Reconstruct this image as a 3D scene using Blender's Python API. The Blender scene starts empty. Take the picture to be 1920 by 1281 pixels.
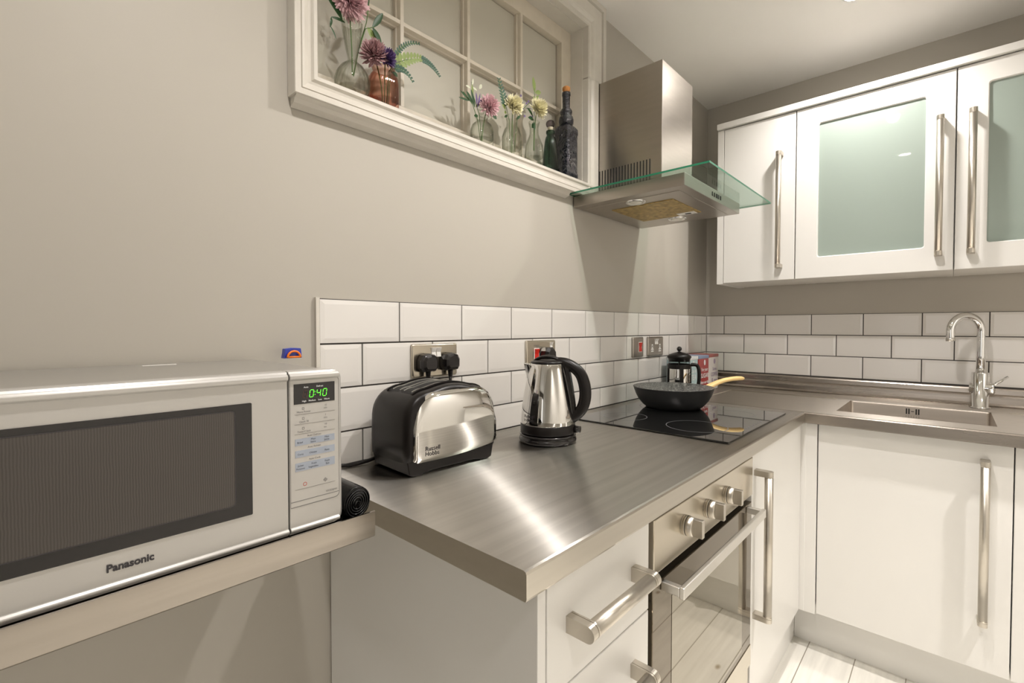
import bpy, math, random
from mathutils import Vector, Matrix
PI = math.pi
S = bpy.context.scene
COL = S.collection
random.seed(7)

# ------------------------------------------------------------------ camera
cam_d = bpy.data.cameras.new('camera')
cam = bpy.data.objects.new('camera', cam_d)
COL.objects.link(cam)
S.camera = cam
YAW, PITCH, ROLL = .74437, -.02161, .00051
F_ = Vector((math.cos(YAW)*math.cos(PITCH), math.sin(YAW)*math.cos(PITCH), math.sin(PITCH)))
R0 = Vector((math.sin(YAW), -math.cos(YAW), 0))
U0 = R0.cross(F_)
R_ = math.cos(ROLL)*R0 + math.sin(ROLL)*U0
U_ = -math.sin(ROLL)*R0 + math.cos(ROLL)*U0
M = Matrix((R_, U_, -F_)).transposed().to_4x4()
M.translation = Vector((-2.66012, -.99676, 1.20944))
cam.matrix_world = M
cam_d.sensor_width = 36
cam_d.lens = 897.46/1920*36
cam_d.shift_y = -.00395
cam_d.clip_start = .02

# ------------------------------------------------------------------ world, lights, exposure
w = bpy.data.worlds.new('world'); S.world = w; w.use_nodes = True
w.node_tree.nodes['Background'].inputs[0].default_value = (1, .95, .88, 1)
w.node_tree.nodes['Background'].inputs[1].default_value = .3
S.view_settings.view_transform = 'Standard'
S.view_settings.look = 'None'
S.view_settings.gamma = 1
S.view_settings.use_curve_mapping = False
S.view_settings.exposure = .95
ZC = 2.396
LIGHTS = [(-.57, -.725), (-1.50, -.725), (-2.43, -.725), (-1.0, -1.7), (-2.6, -1.7)]  # last two: unseen opposite row, added to bounce light off the floor
WARM = (1, .952, .92)
def spot(x, y, e, cone=150):
    ld = bpy.data.lights.new('downlight_lamp', 'SPOT')
    ld.energy = e; ld.color = WARM; ld.spot_size = math.radians(cone); ld.spot_blend = .75
    ld.shadow_soft_size = .03
    o = bpy.data.objects.new('downlight_lamp', ld); COL.objects.link(o)
    o.location = (x, y, ZC-.014)
    return o
LAMP_E = [24, 31, 19, 84, 80]
CONE = [150, 150, 150, 84, 84]
# unseen area lamp added as soft fill from the far end, behind the camera
ad = bpy.data.lights.new('rear_fill', 'AREA'); ad.shape = 'RECTANGLE'
ad.size = 1.7; ad.size_y = 1.8; ad.energy = 5; ad.color = (1, .97, .93)
ao = bpy.data.objects.new('rear_fill', ad); COL.objects.link(ao)
ao.location = (-7.42, -1.0, 1.25); ao.rotation_euler = (0, -PI/2, 0)

# ------------------------------------------------------------------ materials
MATS = {}
def new_mat(name):
    m = bpy.data.materials.new(name); m.use_nodes = True
    MATS[name] = m
    return m, m.node_tree, m.node_tree.nodes['Principled BSDF']
def mat(name, col, rough=.5, metal=0, spec=.5, coat=0, noise=None, bump=None, emit=None, aniso=0, scale=None, trans=0):
    """noise=(scale, amount) varies colour; bump=(scale, strength); scale stretches the object coordinates"""
    m, nt, p = new_mat(name)
    p.inputs['Base Color'].default_value = (*col, 1)
    p.inputs['Roughness'].default_value = rough
    p.inputs['Metallic'].default_value = metal
    p.inputs['Specular IOR Level'].default_value = spec
    p.inputs['Coat Weight'].default_value = coat
    p.inputs['Coat Roughness'].default_value = .03
    p.inputs['Anisotropic'].default_value = aniso
    p.inputs['Transmission Weight'].default_value = trans
    N, L = nt.nodes, nt.links
    if noise or bump:
        tc = N.new('ShaderNodeTexCoord'); mp = N.new('ShaderNodeMapping')
        if scale: mp.inputs['Scale'].default_value = scale
        L.new(tc.outputs['Object'], mp.inputs[0])
    if noise:
        n = N.new('ShaderNodeTexNoise'); n.inputs['Scale'].default_value = noise[0]; n.inputs['Detail'].default_value = 6
        L.new(mp.outputs[0], n.inputs[0])
        r = N.new('ShaderNodeMapRange'); r.inputs[1].default_value = .3; r.inputs[2].default_value = .7
        r.inputs[3].default_value = 1-noise[1]; r.inputs[4].default_value = 1+noise[1]
        L.new(n.outputs[0], r.inputs[0])
        mx = N.new('ShaderNodeVectorMath'); mx.operation = 'SCALE'
        mx.inputs[0].default_value = col; L.new(r.outputs[0], mx.inputs['Scale'])
        L.new(mx.outputs[0], p.inputs['Base Color'])
    if bump:
        n = N.new('ShaderNodeTexNoise'); n.inputs['Scale'].default_value = bump[0]; n.inputs['Detail'].default_value = 4
        L.new(mp.outputs[0], n.inputs[0])
        b = N.new('ShaderNodeBump'); b.inputs['Strength'].default_value = bump[1]; b.inputs['Distance'].default_value = .002
        L.new(n.outputs[0], b.inputs['Height']); L.new(b.outputs[0], p.inputs['Normal'])
    if emit:
        p.inputs['Emission Color'].default_value = (*emit[0], 1); p.inputs['Emission Strength'].default_value = emit[1]
    return m
def steel(name, col, rough, stretch, aniso=0, var=.12, dirt=0):
    """brushed steel: streaked roughness, stretch = scale of the object coordinates"""
    m, nt, p = new_mat(name); N, L = nt.nodes, nt.links
    p.inputs['Metallic'].default_value = 1
    tc = N.new('ShaderNodeTexCoord'); mp = N.new('ShaderNodeMapping'); mp.inputs['Scale'].default_value = stretch
    L.new(tc.outputs['Object'], mp.inputs[0])
    n = N.new('ShaderNodeTexNoise'); n.inputs['Scale'].default_value = 1; n.inputs['Detail'].default_value = 5
    L.new(mp.outputs[0], n.inputs[0])
    r = N.new('ShaderNodeMapRange'); r.inputs[1].default_value = .3; r.inputs[2].default_value = .7
    r.inputs[3].default_value = rough-var*.5; r.inputs[4].default_value = rough+var*.5
    L.new(n.outputs[0], r.inputs[0]); L.new(r.outputs[0], p.inputs['Roughness'])
    n2 = N.new('ShaderNodeTexNoise'); n2.inputs['Scale'].default_value = 7; n2.inputs['Detail'].default_value = 5
    mp2 = N.new('ShaderNodeMapping'); mp2.inputs['Scale'].default_value = [min(v, 9)/4 if v < 20 else v/3 for v in stretch]
    L.new(tc.outputs['Object'], mp2.inputs[0]); n2.inputs['Scale'].default_value = 1
    L.new(mp2.outputs[0], n2.inputs[0])
    r2 = N.new('ShaderNodeMapRange'); r2.inputs[1].default_value = .3; r2.inputs[2].default_value = .7
    r2.inputs[3].default_value = 1-dirt; r2.inputs[4].default_value = 1
    L.new(n2.outputs[0], r2.inputs[0])
    sc = N.new('ShaderNodeVectorMath'); sc.operation = 'SCALE'; sc.inputs[0].default_value = col
    L.new(r2.outputs[0], sc.inputs['Scale']); L.new(sc.outputs[0], p.inputs['Base Color'])
    if aniso:
        p.inputs['Anisotropic'].default_value = aniso[0]
        cv = N.new('ShaderNodeCombineXYZ')
        for k in range(3): cv.inputs[k].default_value = aniso[1][k]
        L.new(cv.outputs[0], p.inputs['Tangent'])
        if len(aniso) > 2:      # second, tighter lobe stretched across the brushing
            g = N.new('ShaderNodeBsdfAnisotropic'); g.inputs['Roughness'].default_value = aniso[2]; g.inputs['Anisotropy'].default_value = .84
            c2 = N.new('ShaderNodeCombineXYZ'); t2 = aniso[1]
            c2.inputs[0].default_value = t2[1]; c2.inputs[1].default_value = t2[0]
            L.new(c2.outputs[0], g.inputs['Tangent']); L.new(sc.outputs[0], g.inputs['Color'])
            ms = N.new('ShaderNodeMixShader'); ms.inputs[0].default_value = .27
            L.new(p.outputs[0], ms.inputs[1]); L.new(g.outputs[0], ms.inputs[2]); L.new(ms.outputs[0], N['Material Output'].inputs[0])
    return m
def thin_glass(name, tint, edge, ior=1.45, rough=.01, power=1.6):
    """clear glass wall: sees straight through, mirrors at glancing angles, tinted towards its edges"""
    m = bpy.data.materials.new(name); m.use_nodes = True; nt = m.node_tree; N, L = nt.nodes, nt.links
    N.clear(); MATS[name] = m
    out = N.new('ShaderNodeOutputMaterial'); mx = N.new('ShaderNodeMixShader')
    tr = N.new('ShaderNodeBsdfTransparent'); gl = N.new('ShaderNodeBsdfGlossy'); fr = N.new('ShaderNodeMapRange'); lf = N.new('ShaderNodeLayerWeight'); p5 = N.new('ShaderNodeMath')
    gl.inputs['Roughness'].default_value = rough; lf.inputs[0].default_value = .5; p5.operation = 'POWER'; p5.inputs[1].default_value = 5
    fr.inputs[3].default_value = .04; fr.inputs[4].default_value = .85; L.new(lf.outputs['Facing'], p5.inputs[0]); L.new(p5.outputs[0], fr.inputs[0])
    lw = N.new('ShaderNodeLayerWeight'); lw.inputs[0].default_value = .5
    pw = N.new('ShaderNodeMath'); pw.operation = 'POWER'; pw.inputs[1].default_value = power
    L.new(lw.outputs['Facing'], pw.inputs[0])
    cm = N.new('ShaderNodeMix'); cm.data_type = 'RGBA'
    cm.inputs[6].default_value = (*tint, 1); cm.inputs[7].default_value = (*edge, 1)
    L.new(pw.outputs[0], cm.inputs[0]); L.new(cm.outputs[2], tr.inputs[0])
    L.new(fr.outputs[0], mx.inputs[0]); L.new(tr.outputs[0], mx.inputs[1]); L.new(gl.outputs[0], mx.inputs[2])
    L.new(mx.outputs[0], out.inputs[0])
    return m

wall_m = mat('wall_paint', (.475, .445, .39), .5, spec=.35, bump=(35, .12), noise=(1.2, .02))
ceil_m = mat('ceiling_paint', (.92, .895, .85), .5, spec=.3, bump=(20, .08))
wallr_m = mat('pale_wall_paint', (.74, .715, .665), .5, spec=.3, bump=(35, .1))
trim_m = mat('cream_gloss_paint', (.62, .585, .52), .35, bump=(60, .25), noise=(25, .03))
sash_m = mat('sash_paint', (.62, .56, .46), .4, bump=(60, .3), noise=(30, .04))
pane_m = mat('painted_pane', (.50, .475, .40), .40, spec=.3)
tile_m = mat('tile_glaze', (.76, .735, .70), .10, noise=(2.5, .02), bump=(9, .04))
grout_m = mat('grout', (.075, .068, .062), .9)
white_m = mat('white_lacquer', (.77, .755, .72), .32, noise=(3, .012))
carc_m = mat('white_melamine', (.74, .72, .67), .5)
steelA = steel('brushed_steel_worktop', (.60, .575, .535), .30, (3, 160, 60), aniso=(1, (0, 1, 0), .275), var=.03, dirt=.16)
steelL = steel('brushed_steel_edge', (.54, .505, .445), .30, (3, 60, 200), var=.03, dirt=.06)
steelB = steel('brushed_steel_sink_top', (.50, .46, .41), .34, (110, 3, 60), aniso=(.9, (1, 0, 0)), var=.03, dirt=.08)
steelU = steel('brushed_steel_upstand', (.42, .375, .33), .26, (100, 4, 60), var=.06, dirt=.2)
steelS = steel('brushed_steel_shelf', (.43, .39, .345), .24, (8, 60, 120), var=.05, dirt=.25)
steelBowl = steel('brushed_steel_bowl', (.55, .49, .43), .34, (60, 8, 60), var=.08, dirt=.2)
steelH = steel('brushed_steel_hood', (.46, .425, .38), .30, (20, 20, 200), var=.05, dirt=.06)
steelF = steel('brushed_steel_fascia', (.64, .585, .49), .22, (8, 60, 120), var=.04, dirt=.06)
handle_m = mat('satin_nickel', (.58, .54, .475), .34, metal=1)
alu_m = mat('satin_aluminium', (.72, .70, .66), .35, metal=1)
chrome = mat('chrome', (.80, .80, .79), .05, metal=1)
mirror_m = mat('polished_steel', (.72, .71, .685), .035, metal=1, bump=(6, .03))
black_p = mat('black_plastic', (.007, .005, .0045), .34, spec=.32)
black_g = mat('black_gloss_plastic', (.012, .010, .010), .16, spec=.6)
dark_m = mat('dark_recess', (.01, .009, .008), .8)
hobglass = mat('hob_glass', (.008, .008, .008), .015, spec=.9, coat=.6)
ring_m = mat('zone_print', (.16, .16, .165), .3)
ovglass = mat('oven_glass', (.34, .31, .25), .02, metal=.85)
ovglass2 = mat('oven_glass_border', (.17, .14, .10), .02, metal=.8)
silver_m = mat('silver_paint', (.42, .405, .375), .38, metal=.6, spec=.5)
silver2_m = mat('silver_panel', (.51, .495, .47), .30, metal=.35, spec=.6)
floor_m = None
handle_y = mat('pale_wood_handle', (.84, .60, .26), .42, noise=(14, .08), scale=(1, 1, 1))
pan_out = mat('pan_coating', (.020, .020, .020), .42, spec=.5)
red_m = mat('red_tin_paint', (.36, .035, .035), .3)
teal_m = mat('teal_tin_paint', (.42, .56, .58), .3)
offw_m = mat('white_tin_paint', (.62, .58, .55), .3)
bluelid = mat('blue_lid_paint', (.22, .28, .42), .3)
redlid = mat('red_lid_paint', (.30, .06, .05), .3)
whitelid = mat('white_lid_paint', (.72, .74, .74), .3)
white_pl = mat('white_plastic', (.78, .76, .72), .35)
red_pl = mat('red_rocker_plastic', (.62, .03, .02), .3)
print_dark = mat('dark_print', (.03, .026, .03), .5)
print_grey = mat('grey_print', (.16, .155, .15), .5)
print_white = mat('white_print', (.75, .75, .75), .5)
print_red = mat('red_print', (.55, .12, .10), .5)
print_blue = mat('blue_grey_print', (.36, .40, .47), .45)
print_lilac = mat('lilac_print', (.30, .24, .33), .5)
led_m = mat('green_led', (.05, .5, .02), .4, emit=((.10, .80, .03), 1.1))
ledoff_m = mat('unlit_led', (.07, .03, .02), .4)
cork_m = mat('cork', (.55, .24, .07), .8, noise=(120, .25), bump=(150, .6))
blue_pl = mat('blue_plastic', (.03, .05, .38), .3)
orange_pl = mat('orange_plastic', (.85, .20, .01), .35)
filter_m = mat('grease_filter_mesh', (.42, .30, .11), .45, metal=.6, noise=(60, .35), bump=(400, .8))
clear_g = thin_glass('clear_glass', (.975, .98, .965), (.70, .72, .66))
hood_g = thin_glass('hood_glass', (.90, .95, .92), (.60, .76, .68), power=3)
edge_g = mat('glass_edge', (.02, .17, .09), .12, spec=.7)
pink_g = thin_glass('pink_glass', (.94, .80, .73), (.62, .34, .27), power=1.5)
green_g = thin_glass('green_glass', (.60, .72, .66), (.16, .24, .20), power=.9)
darkbottle = mat('dark_glass', (.006, .008, .014), .07, spec=.8, bump=(70, 1.0))
[n for n in darkbottle.node_tree.nodes if n.type == 'BUMP'][0].inputs['Distance'].default_value = .006
press_g = thin_glass('beaker_glass', (.90, .92, .92), (.5, .52, .54))
stem_m = mat('flower_stem_green', (.10, .19, .05), .5)
leaf_m = mat('dark_leaf', (.022, .07, .022), .4)
leaf2_m = mat('pale_leaf', (.25, .33, .10), .5)
leaf3_m = mat('blue_green_leaf', (.06, .13, .09), .5)
petal_pink = mat('pink_petal', (.80, .54, .57), .6, noise=(60, .2))
petal_mauve = mat('dusty_pink_petal', (.50, .30, .31), .6, noise=(60, .2))
petal_purple = mat('purple_petal', (.14, .085, .24), .6, noise=(80, .35))
petal_cream = mat('cream_petal', (.92, .87, .60), .6, noise=(60, .12))
petal_white = mat('white_petal', (.76, .78, .62), .6)
bag_m = mat('black_bin_bag_film', (.004, .004, .0045), .20, spec=.3, bump=(60, .35))

# frosted cabinet glass: satin back face, polished front
def frosted(name, col):
    m, nt, p = new_mat(name)
    p.inputs['Base Color'].default_value = (*col, 1); p.inputs['Roughness'].default_value = .55
    p.inputs['Transmission Weight'].default_value = .25
    p.inputs['Coat Weight'].default_value = 1; p.inputs['Coat Roughness'].default_value = .015
    return m
frost_m = frosted('frosted_green_glass', (.38, .455, .40))

# pale knotty planks running along x
def plank_mat():
    m, nt, p = new_mat('limed_planks'); N, L = nt.nodes, nt.links
    tc = N.new('ShaderNodeTexCoord'); mp = N.new('ShaderNodeMapping')
    mp.inputs['Location'].default_value = (.05, .61, 0); L.new(tc.outputs['Object'], mp.inputs[0])
    br = N.new('ShaderNodeTexBrick'); br.offset = .37
    br.inputs['Color1'].default_value = (.80, .775, .71, 1); br.inputs['Color2'].default_value = (.74, .72, .66, 1)
    br.inputs['Mortar'].default_value = (.30, .27, .22, 1); br.inputs['Scale'].default_value = 1
    br.inputs['Mortar Size'].default_value = .0018; br.inputs['Mortar Smooth'].default_value = .2
    br.inputs['Brick Width'].default_value = 1.15; br.inputs['Row Height'].default_value = .143
    L.new(mp.outputs[0], br.inputs[0])
    mp2 = N.new('ShaderNodeMapping'); mp2.inputs['Scale'].default_value = (2.2, 26, 1); L.new(tc.outputs['Object'], mp2.inputs[0])
    n = N.new('ShaderNodeTexNoise'); n.inputs['Scale'].default_value = 1.6; n.inputs['Detail'].default_value = 7
    L.new(mp2.outputs[0], n.inputs[0])
    r = N.new('ShaderNodeMapRange'); r.inputs[1].default_value = .35; r.inputs[2].default_value = .7
    r.inputs[3].default_value = 1.02; r.inputs[4].default_value = .86; L.new(n.outputs[0], r.inputs[0])
    s = N.new('ShaderNodeVectorMath'); s.operation = 'SCALE'; L.new(br.outputs[0], s.inputs[0]); L.new(r.outputs[0], s.inputs['Scale'])
    # knots
    mp3 = N.new('ShaderNodeMapping'); mp3.inputs['Scale'].default_value = (5, 9, 1); L.new(tc.outputs['Object'], mp3.inputs[0])
    v = N.new('ShaderNodeTexVoronoi'); v.inputs['Scale'].default_value = 1; L.new(mp3.outputs[0], v.inputs[0])
    k = N.new('ShaderNodeMapRange'); k.inputs[1].default_value = .03; k.inputs[2].default_value = .10; L.new(v.outputs['Distance'], k.inputs[0])
    mx = N.new('ShaderNodeMix'); mx.data_type = 'RGBA'; mx.inputs[6].default_value = (.34, .28, .20, 1)
    L.new(k.outputs[0], mx.inputs[0]); L.new(s.outputs[0], mx.inputs[7])
    L.new(mx.outputs[2], p.inputs['Base Color'])
    p.inputs['Roughness'].default_value = .42
    return m
floor_m = plank_mat()
# speckled non-stick coating
def speckle():
    m, nt, p = new_mat('speckled_nonstick'); N, L = nt.nodes, nt.links
    tc = N.new('ShaderNodeTexCoord'); n = N.new('ShaderNodeTexNoise'); n.inputs['Scale'].default_value = 210; n.inputs['Detail'].default_value = 1
    L.new(tc.outputs['Object'], n.inputs[0])
    r = N.new('ShaderNodeValToRGB'); r.color_ramp.elements[0].position = .59; r.color_ramp.elements[0].color = (.022, .023, .023, 1)
    r.color_ramp.elements[1].position = .66; r.color_ramp.elements[1].color = (.60, .60, .57, 1)
    L.new(n.outputs[0], r.inputs[0]); L.new(r.outputs[0], p.inputs['Base Color']); p.inputs['Roughness'].default_value = .35
    return m
pan_in = speckle()
# perforated microwave window: fine vertical lines of the cavity mesh behind smoked glass
def mw_glass():
    m, nt, p = new_mat('microwave_window_mesh'); N, L = nt.nodes, nt.links
    tc = N.new('ShaderNodeTexCoord'); wv = N.new('ShaderNodeTexWave'); wv.inputs['Scale'].default_value = 130
    wv.bands_direction = 'X'; wv.inputs['Distortion'].default_value = 2.5; wv.inputs['Detail'].default_value = 2; wv.inputs['Detail Scale'].default_value = .5
    L.new(tc.outputs['Object'], wv.inputs[0])
    r = N.new('ShaderNodeValToRGB'); r.color_ramp.elements[0].color = (.044, .037, .032, 1); r.color_ramp.elements[1].color = (.070, .060, .052, 1)
    L.new(wv.outputs[0], r.inputs[0]); L.new(r.outputs[0], p.inputs['Base Color'])
    p.inputs['Roughness'].default_value = .22; p.inputs['Specular IOR Level'].default_value = .6
    return m
mwwin_m = mw_glass()

# ------------------------------------------------------------------ mesh helpers
class MB:
    """collects shapes in world coordinates; build() links them as one mesh object"""
    def __init__(s): s.v = []; s.f = []; s.sm = []; s.mi = []; s.cur = 0
    def add(s, vs, fs, smooth=False):
        b = len(s.v); s.v += [tuple(v) for v in vs]
        for f in fs: s.f.append([b+i for i in f]); s.sm.append(smooth); s.mi.append(s.cur)
        return s
    def box(s, x0, x1, y0, y1, z0, z1):
        x0, x1 = min(x0, x1), max(x0, x1); y0, y1 = min(y0, y1), max(y0, y1); z0, z1 = min(z0, z1), max(z0, z1)
        vs = [(x, y, z) for z in (z0, z1) for y in (y0, y1) for x in (x0, x1)]
        return s.add(vs, [(0, 2, 3, 1), (4, 5, 7, 6), (0, 1, 5, 4), (2, 6, 7, 3), (0, 4, 6, 2), (1, 3, 7, 5)])
    def rings(s, rings, closed=True, cap0=True, cap1=True, smooth=True):
        n = len(rings[0]); b = len(s.v)
        for r in rings: s.v += [tuple(p) for p in r]
        for i in range(len(rings)-1):
            for j in range(n if closed else n-1):
                k = (j+1) % n
                s.f.append([b+i*n+j, b+i*n+k, b+(i+1)*n+k, b+(i+1)*n+j]); s.sm.append(smooth); s.mi.append(s.cur)
        if cap0: s.f.append([b+j for j in range(n)][::-1]); s.sm.append(False); s.mi.append(s.cur)
        if cap1: s.f.append([b+(len(rings)-1)*n+j for j in range(n)]); s.sm.append(False); s.mi.append(s.cur)
        return s
    def lathe(s, c, prof, n=40, flute=0, nf=0, cap0=True, cap1=True, sq=0):
        """prof: list of (radius, z) from bottom to top around a vertical axis at c"""
        rs = []
        for r, z in prof:
            ring = []
            for j in range(n):
                a = 2*PI*j/n; rr = r*(1+flute*math.cos(nf*a))
                if sq: rr *= (abs(math.cos(a))**sq+abs(math.sin(a))**sq)**(-1/sq)
                ring.append((c[0]+rr*math.cos(a), c[1]+rr*math.sin(a), c[2]+z))
            rs.append(ring)
        return s.rings(rs, cap0=cap0, cap1=cap1)
    def cyl(s, a, b, r, n=24, r2=None, smooth=True):
        return s.tube([a, b], [r, r if r2 is None else r2], n)
    def tube(s, pts, rad, n=14, up=None, flat=1):
        pts = [Vector(p) for p in pts]
        if not isinstance(rad, (list, tuple)): rad = [rad]*len(pts)
        rs = []; u = None
        for i, p in enumerate(pts):
            t = (pts[min(i+1, len(pts)-1)]-pts[max(i-1, 0)]).normalized()
            if u is None:
                u = Vector(up) if up else (Vector((0, 0, 1)) if abs(t.z) < .9 else Vector((1, 0, 0)))
            u = (u-t*u.dot(t)).normalized(); v = t.cross(u)
            rs.append([p+rad[i]*(math.cos(2*PI*j/n)*v*flat+math.sin(2*PI*j/n)*u) for j in range(n)])
        return s.rings(rs)
    def prism(s, poly, axis, a, b, smooth=False):
        """poly: 2D outline; axis 'x': (y,z), 'y': (x,z), 'z': (x,y)"""
        def P(p, h): return {'x': (h, p[0], p[1]), 'y': (p[0], h, p[1]), 'z': (p[0], p[1], h)}[axis]
        return s.rings([[P(p, a) for p in poly], [P(p, b) for p in poly]], smooth=smooth)
    def merge_text(s, body, size, origin, right, up, bold=0, align='LEFT', squash=1, lift=.0004):
        cu = bpy.data.curves.new('t', 'FONT'); cu.body = body; cu.size = size; cu.align_x = align
        cu.offset = bold; cu.resolution_u = 3; cu.fill_mode = 'FRONT'
        o = bpy.data.objects.new('t', cu); COL.objects.link(o)
        dg = bpy.context.evaluated_depsgraph_get(); dg.update()
        me = bpy.data.meshes.new_from_object(o.evaluated_get(dg))
        r = Vector(right).normalized(); u = Vector(up).normalized(); nrm = r.cross(u); og = Vector(origin)+nrm*lift
        s.add([og+r*v.co.x*squash+u*v.co.y for v in me.vertices], [list(p.vertices) for p in me.polygons])
        bpy.data.objects.remove(o); bpy.data.curves.remove(cu); bpy.data.meshes.remove(me)
        return s
    def build(s, name, mats, parent=None, bevel=0, seg=2, local=False, auto=True):
        me = bpy.data.meshes.new(name)
        off = Vector((0, 0, 0))
        if parent is not None and not local:
            q = parent
            while q: off += q.location; q = q.parent
        me.from_pydata([tuple(Vector(v)-off) for v in s.v], [], s.f)
        if not isinstance(mats, (list, tuple)): mats = [mats]
        for m in mats: me.materials.append(m)
        for p, sm, mi in zip(me.polygons, s.sm, s.mi): p.use_smooth = sm; p.material_index = mi
        me.update()
        import bmesh
        bm = bmesh.new(); bm.from_mesh(me); bmesh.ops.recalc_face_normals(bm, faces=bm.faces); bm.to_mesh(me); bm.free()
        o = bpy.data.objects.new(name, me); COL.objects.link(o)
        if parent is not None: o.parent = parent
        if bevel:
            b = o.modifiers.new('bevel', 'BEVEL'); b.width = bevel; b.segments = seg; b.limit_method = 'ANGLE'
            b.angle_limit = math.radians(40); b.harden_normals = False
        return o
def thing(name, loc, label, cat, group=None, rz=0):
    o = bpy.data.objects.new(name, None); COL.objects.link(o); o.location = loc; o.rotation_euler = (0, 0, rz)
    o.empty_display_size = .05
    o['label'] = label; o['category'] = cat
    if group: o['group'] = group
    return o
def tag(o, label, cat, group=None):
    o['label'] = label; o['category'] = cat
    if group: o['group'] = group
    return o
def struct(o, label=None):
    o['kind'] = 'structure'
    if label: o['label'] = label
    return o
def sempty(name, loc, label):
    o = bpy.data.objects.new(name, None); COL.objects.link(o); o.location = loc; o['kind'] = 'structure'; o['label'] = label
    return o
def rrect(x0, x1, y0, y1, r, n=5, rs=None):
    """rounded rectangle outline; rs = radii (bl, br, tr, tl)"""
    rs = rs or (r, r, r, r); out = []
    for (cx, cy, a0, rr) in ((x0, y0, PI, rs[0]), (x1, y0, 1.5*PI, rs[1]), (x1, y1, 0, rs[2]), (x0, y1, .5*PI, rs[3])):
        ccx = cx+rr*(1 if cx == x0 else -1); ccy = cy+rr*(1 if cy == y0 else -1)
        if rr < 1e-6: out.append((cx, cy)); continue
        for k in range(n+1):
            a = a0+k*PI/2/n; out.append((ccx+rr*math.cos(a), ccy+rr*math.sin(a)))
    return out
def copy_tree(o, parent=None):
    c = o.copy(); COL.objects.link(c)
    if parent is not None: c.parent = parent
    for ch in list(o.children): copy_tree(ch, c)
    return c
def bez(p0, p1, p2, n=10):
    p0, p1, p2 = Vector(p0), Vector(p1), Vector(p2)
    return [(1-t)**2*p0+2*t*(1-t)*p1+t*t*p2 for t in [k/n for k in range(n+1)]]

# ------------------------------------------------------------------ room shell
WY = .006      # painted face of the left wall (tiles stand proud, at y = 0)
WX = .006
NX0, NX1, NZ0, NZ1, ND = -2.195, -1.197, 1.728, 2.29, .055   # window recess
XB, YR = -7.5, -2.05
m = MB()
m.box(XB, NX0, WY, .16, 0, ZC).box(NX1, .10, WY, .16, 0, ZC)
m.box(NX0, NX1, WY, .16, 0, NZ0).box(NX0, NX1, WY, .16, NZ1, ZC).box(NX0, NX1, ND+.045, .16, NZ0, NZ1)
wall_left = struct(m.build('wall_left', wall_m), 'grey-beige painted wall behind the toaster and kettle')
wall_back = struct(MB().box(WX, .12, YR, WY, 0, ZC).build('wall_back', wall_m), 'grey-beige painted wall behind the sink')
struct(MB().box(XB, .12, YR-.12, YR, 0, ZC).build('wall_right', wallr_m), 'grey-beige painted wall opposite the worktop')
m = MB(); m.box(XB-.12, XB, YR-.12, -1.8, 0, ZC).box(XB-.12, XB, -.2, .16, 0, ZC).box(XB-.12, XB, -1.8, -.2, 2.15, ZC).box(XB-.12, XB, -1.8, -.2, 0, .35)
struct(m.build('wall_front', mat('dimmed_end_wall', (.16, .145, .125), .6)), 'wall at the far end of the room behind the camera, darkened to dim reflections')  # unseen wall coloured dark so the steel reflects a dim room end
struct(MB().box(XB-.12, .12, YR-.12, .16, -.05, 0).build('floor', floor_m), 'limed pale plank floor')
struct(MB().box(XB-.12, .12, YR-.12, .16, ZC, ZC+.05).build('ceiling', ceil_m), 'pale painted ceiling')

# tiles: bevelled metro tiles on both walls
TW, TH, T = .202, .0984, 1.271
def tiles(rows, joints, u0, u1, zbot, P):
    m = MB(); g = .0019; iw = .010
    for k in range(rows):
        zt = T-k*TH; zb = max(T-(k+1)*TH, zbot)
        js = [j for j in joints[k % 2] if u0+.004 < j < u1-.004]
        e = [u0]+sorted(js)+[u1]
        for a, b in zip(e[:-1], e[1:]):
            a2, b2, t2, bt = a+g, b-g, zt-g, zb+g
            w_ = min(iw, (b2-a2)*.3); h_ = min(iw, (t2-bt)*.3)
            o = [(a2, bt), (b2, bt), (b2, t2), (a2, t2)]; i_ = [(a2+w_, bt+h_), (b2-w_, bt+h_), (b2-w_, t2-h_), (a2+w_, t2-h_)]
            m.add([P(p, .0045) for p in o]+[P(p, .0011) for p in o]+[P(p, 0) for p in i_],
                  [(0, 1, 5, 4), (1, 2, 6, 5), (2, 3, 7, 6), (3, 0, 4, 7), (4, 5, 9, 8), (5, 6, 10, 9), (6, 7, 11, 10), (7, 4, 8, 11), (8, 9, 10, 11)])
    return m
jA = ([-.1656-k*TW for k in range(10)], [-.0646-k*TW for k in range(11)])
t = tiles(4, jA, -2.186, -.0, .901, lambda p, d: (p[0], d, p[1])).build('tiling', tile_m, wall_left)
t['label'] = 'white bevelled metro tiles on the wall behind the hob'
MB().box(-2.186, 0, .0042, WY, .88, T).build('grout', grout_m, wall_left)
m = MB(); m.box(-2.194, -2.186, -.002, WY, .90, T+.002)
o = m.build('tile_edge_trim', alu_m, wall_left); o['label'] = 'metal edge trim at the end of the tiles'
jB = ([.093+k*TW for k in range(10)], [-.008+.0-.0+.194-.186+k*0 for k in range(0)]+[-.0+.194+k*TW-TW for k in range(1, 11)])
t = tiles(3, jB, .0, 2.04, .972, lambda p, d: (d, -p[0], p[1])).build('tiling', tile_m, wall_back)
t['label'] = 'white metro tiles on the wall behind the tap'
MB().box(.0042, WX, -2.04, 0, .90, T).build('grout', grout_m, wall_back)

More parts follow.
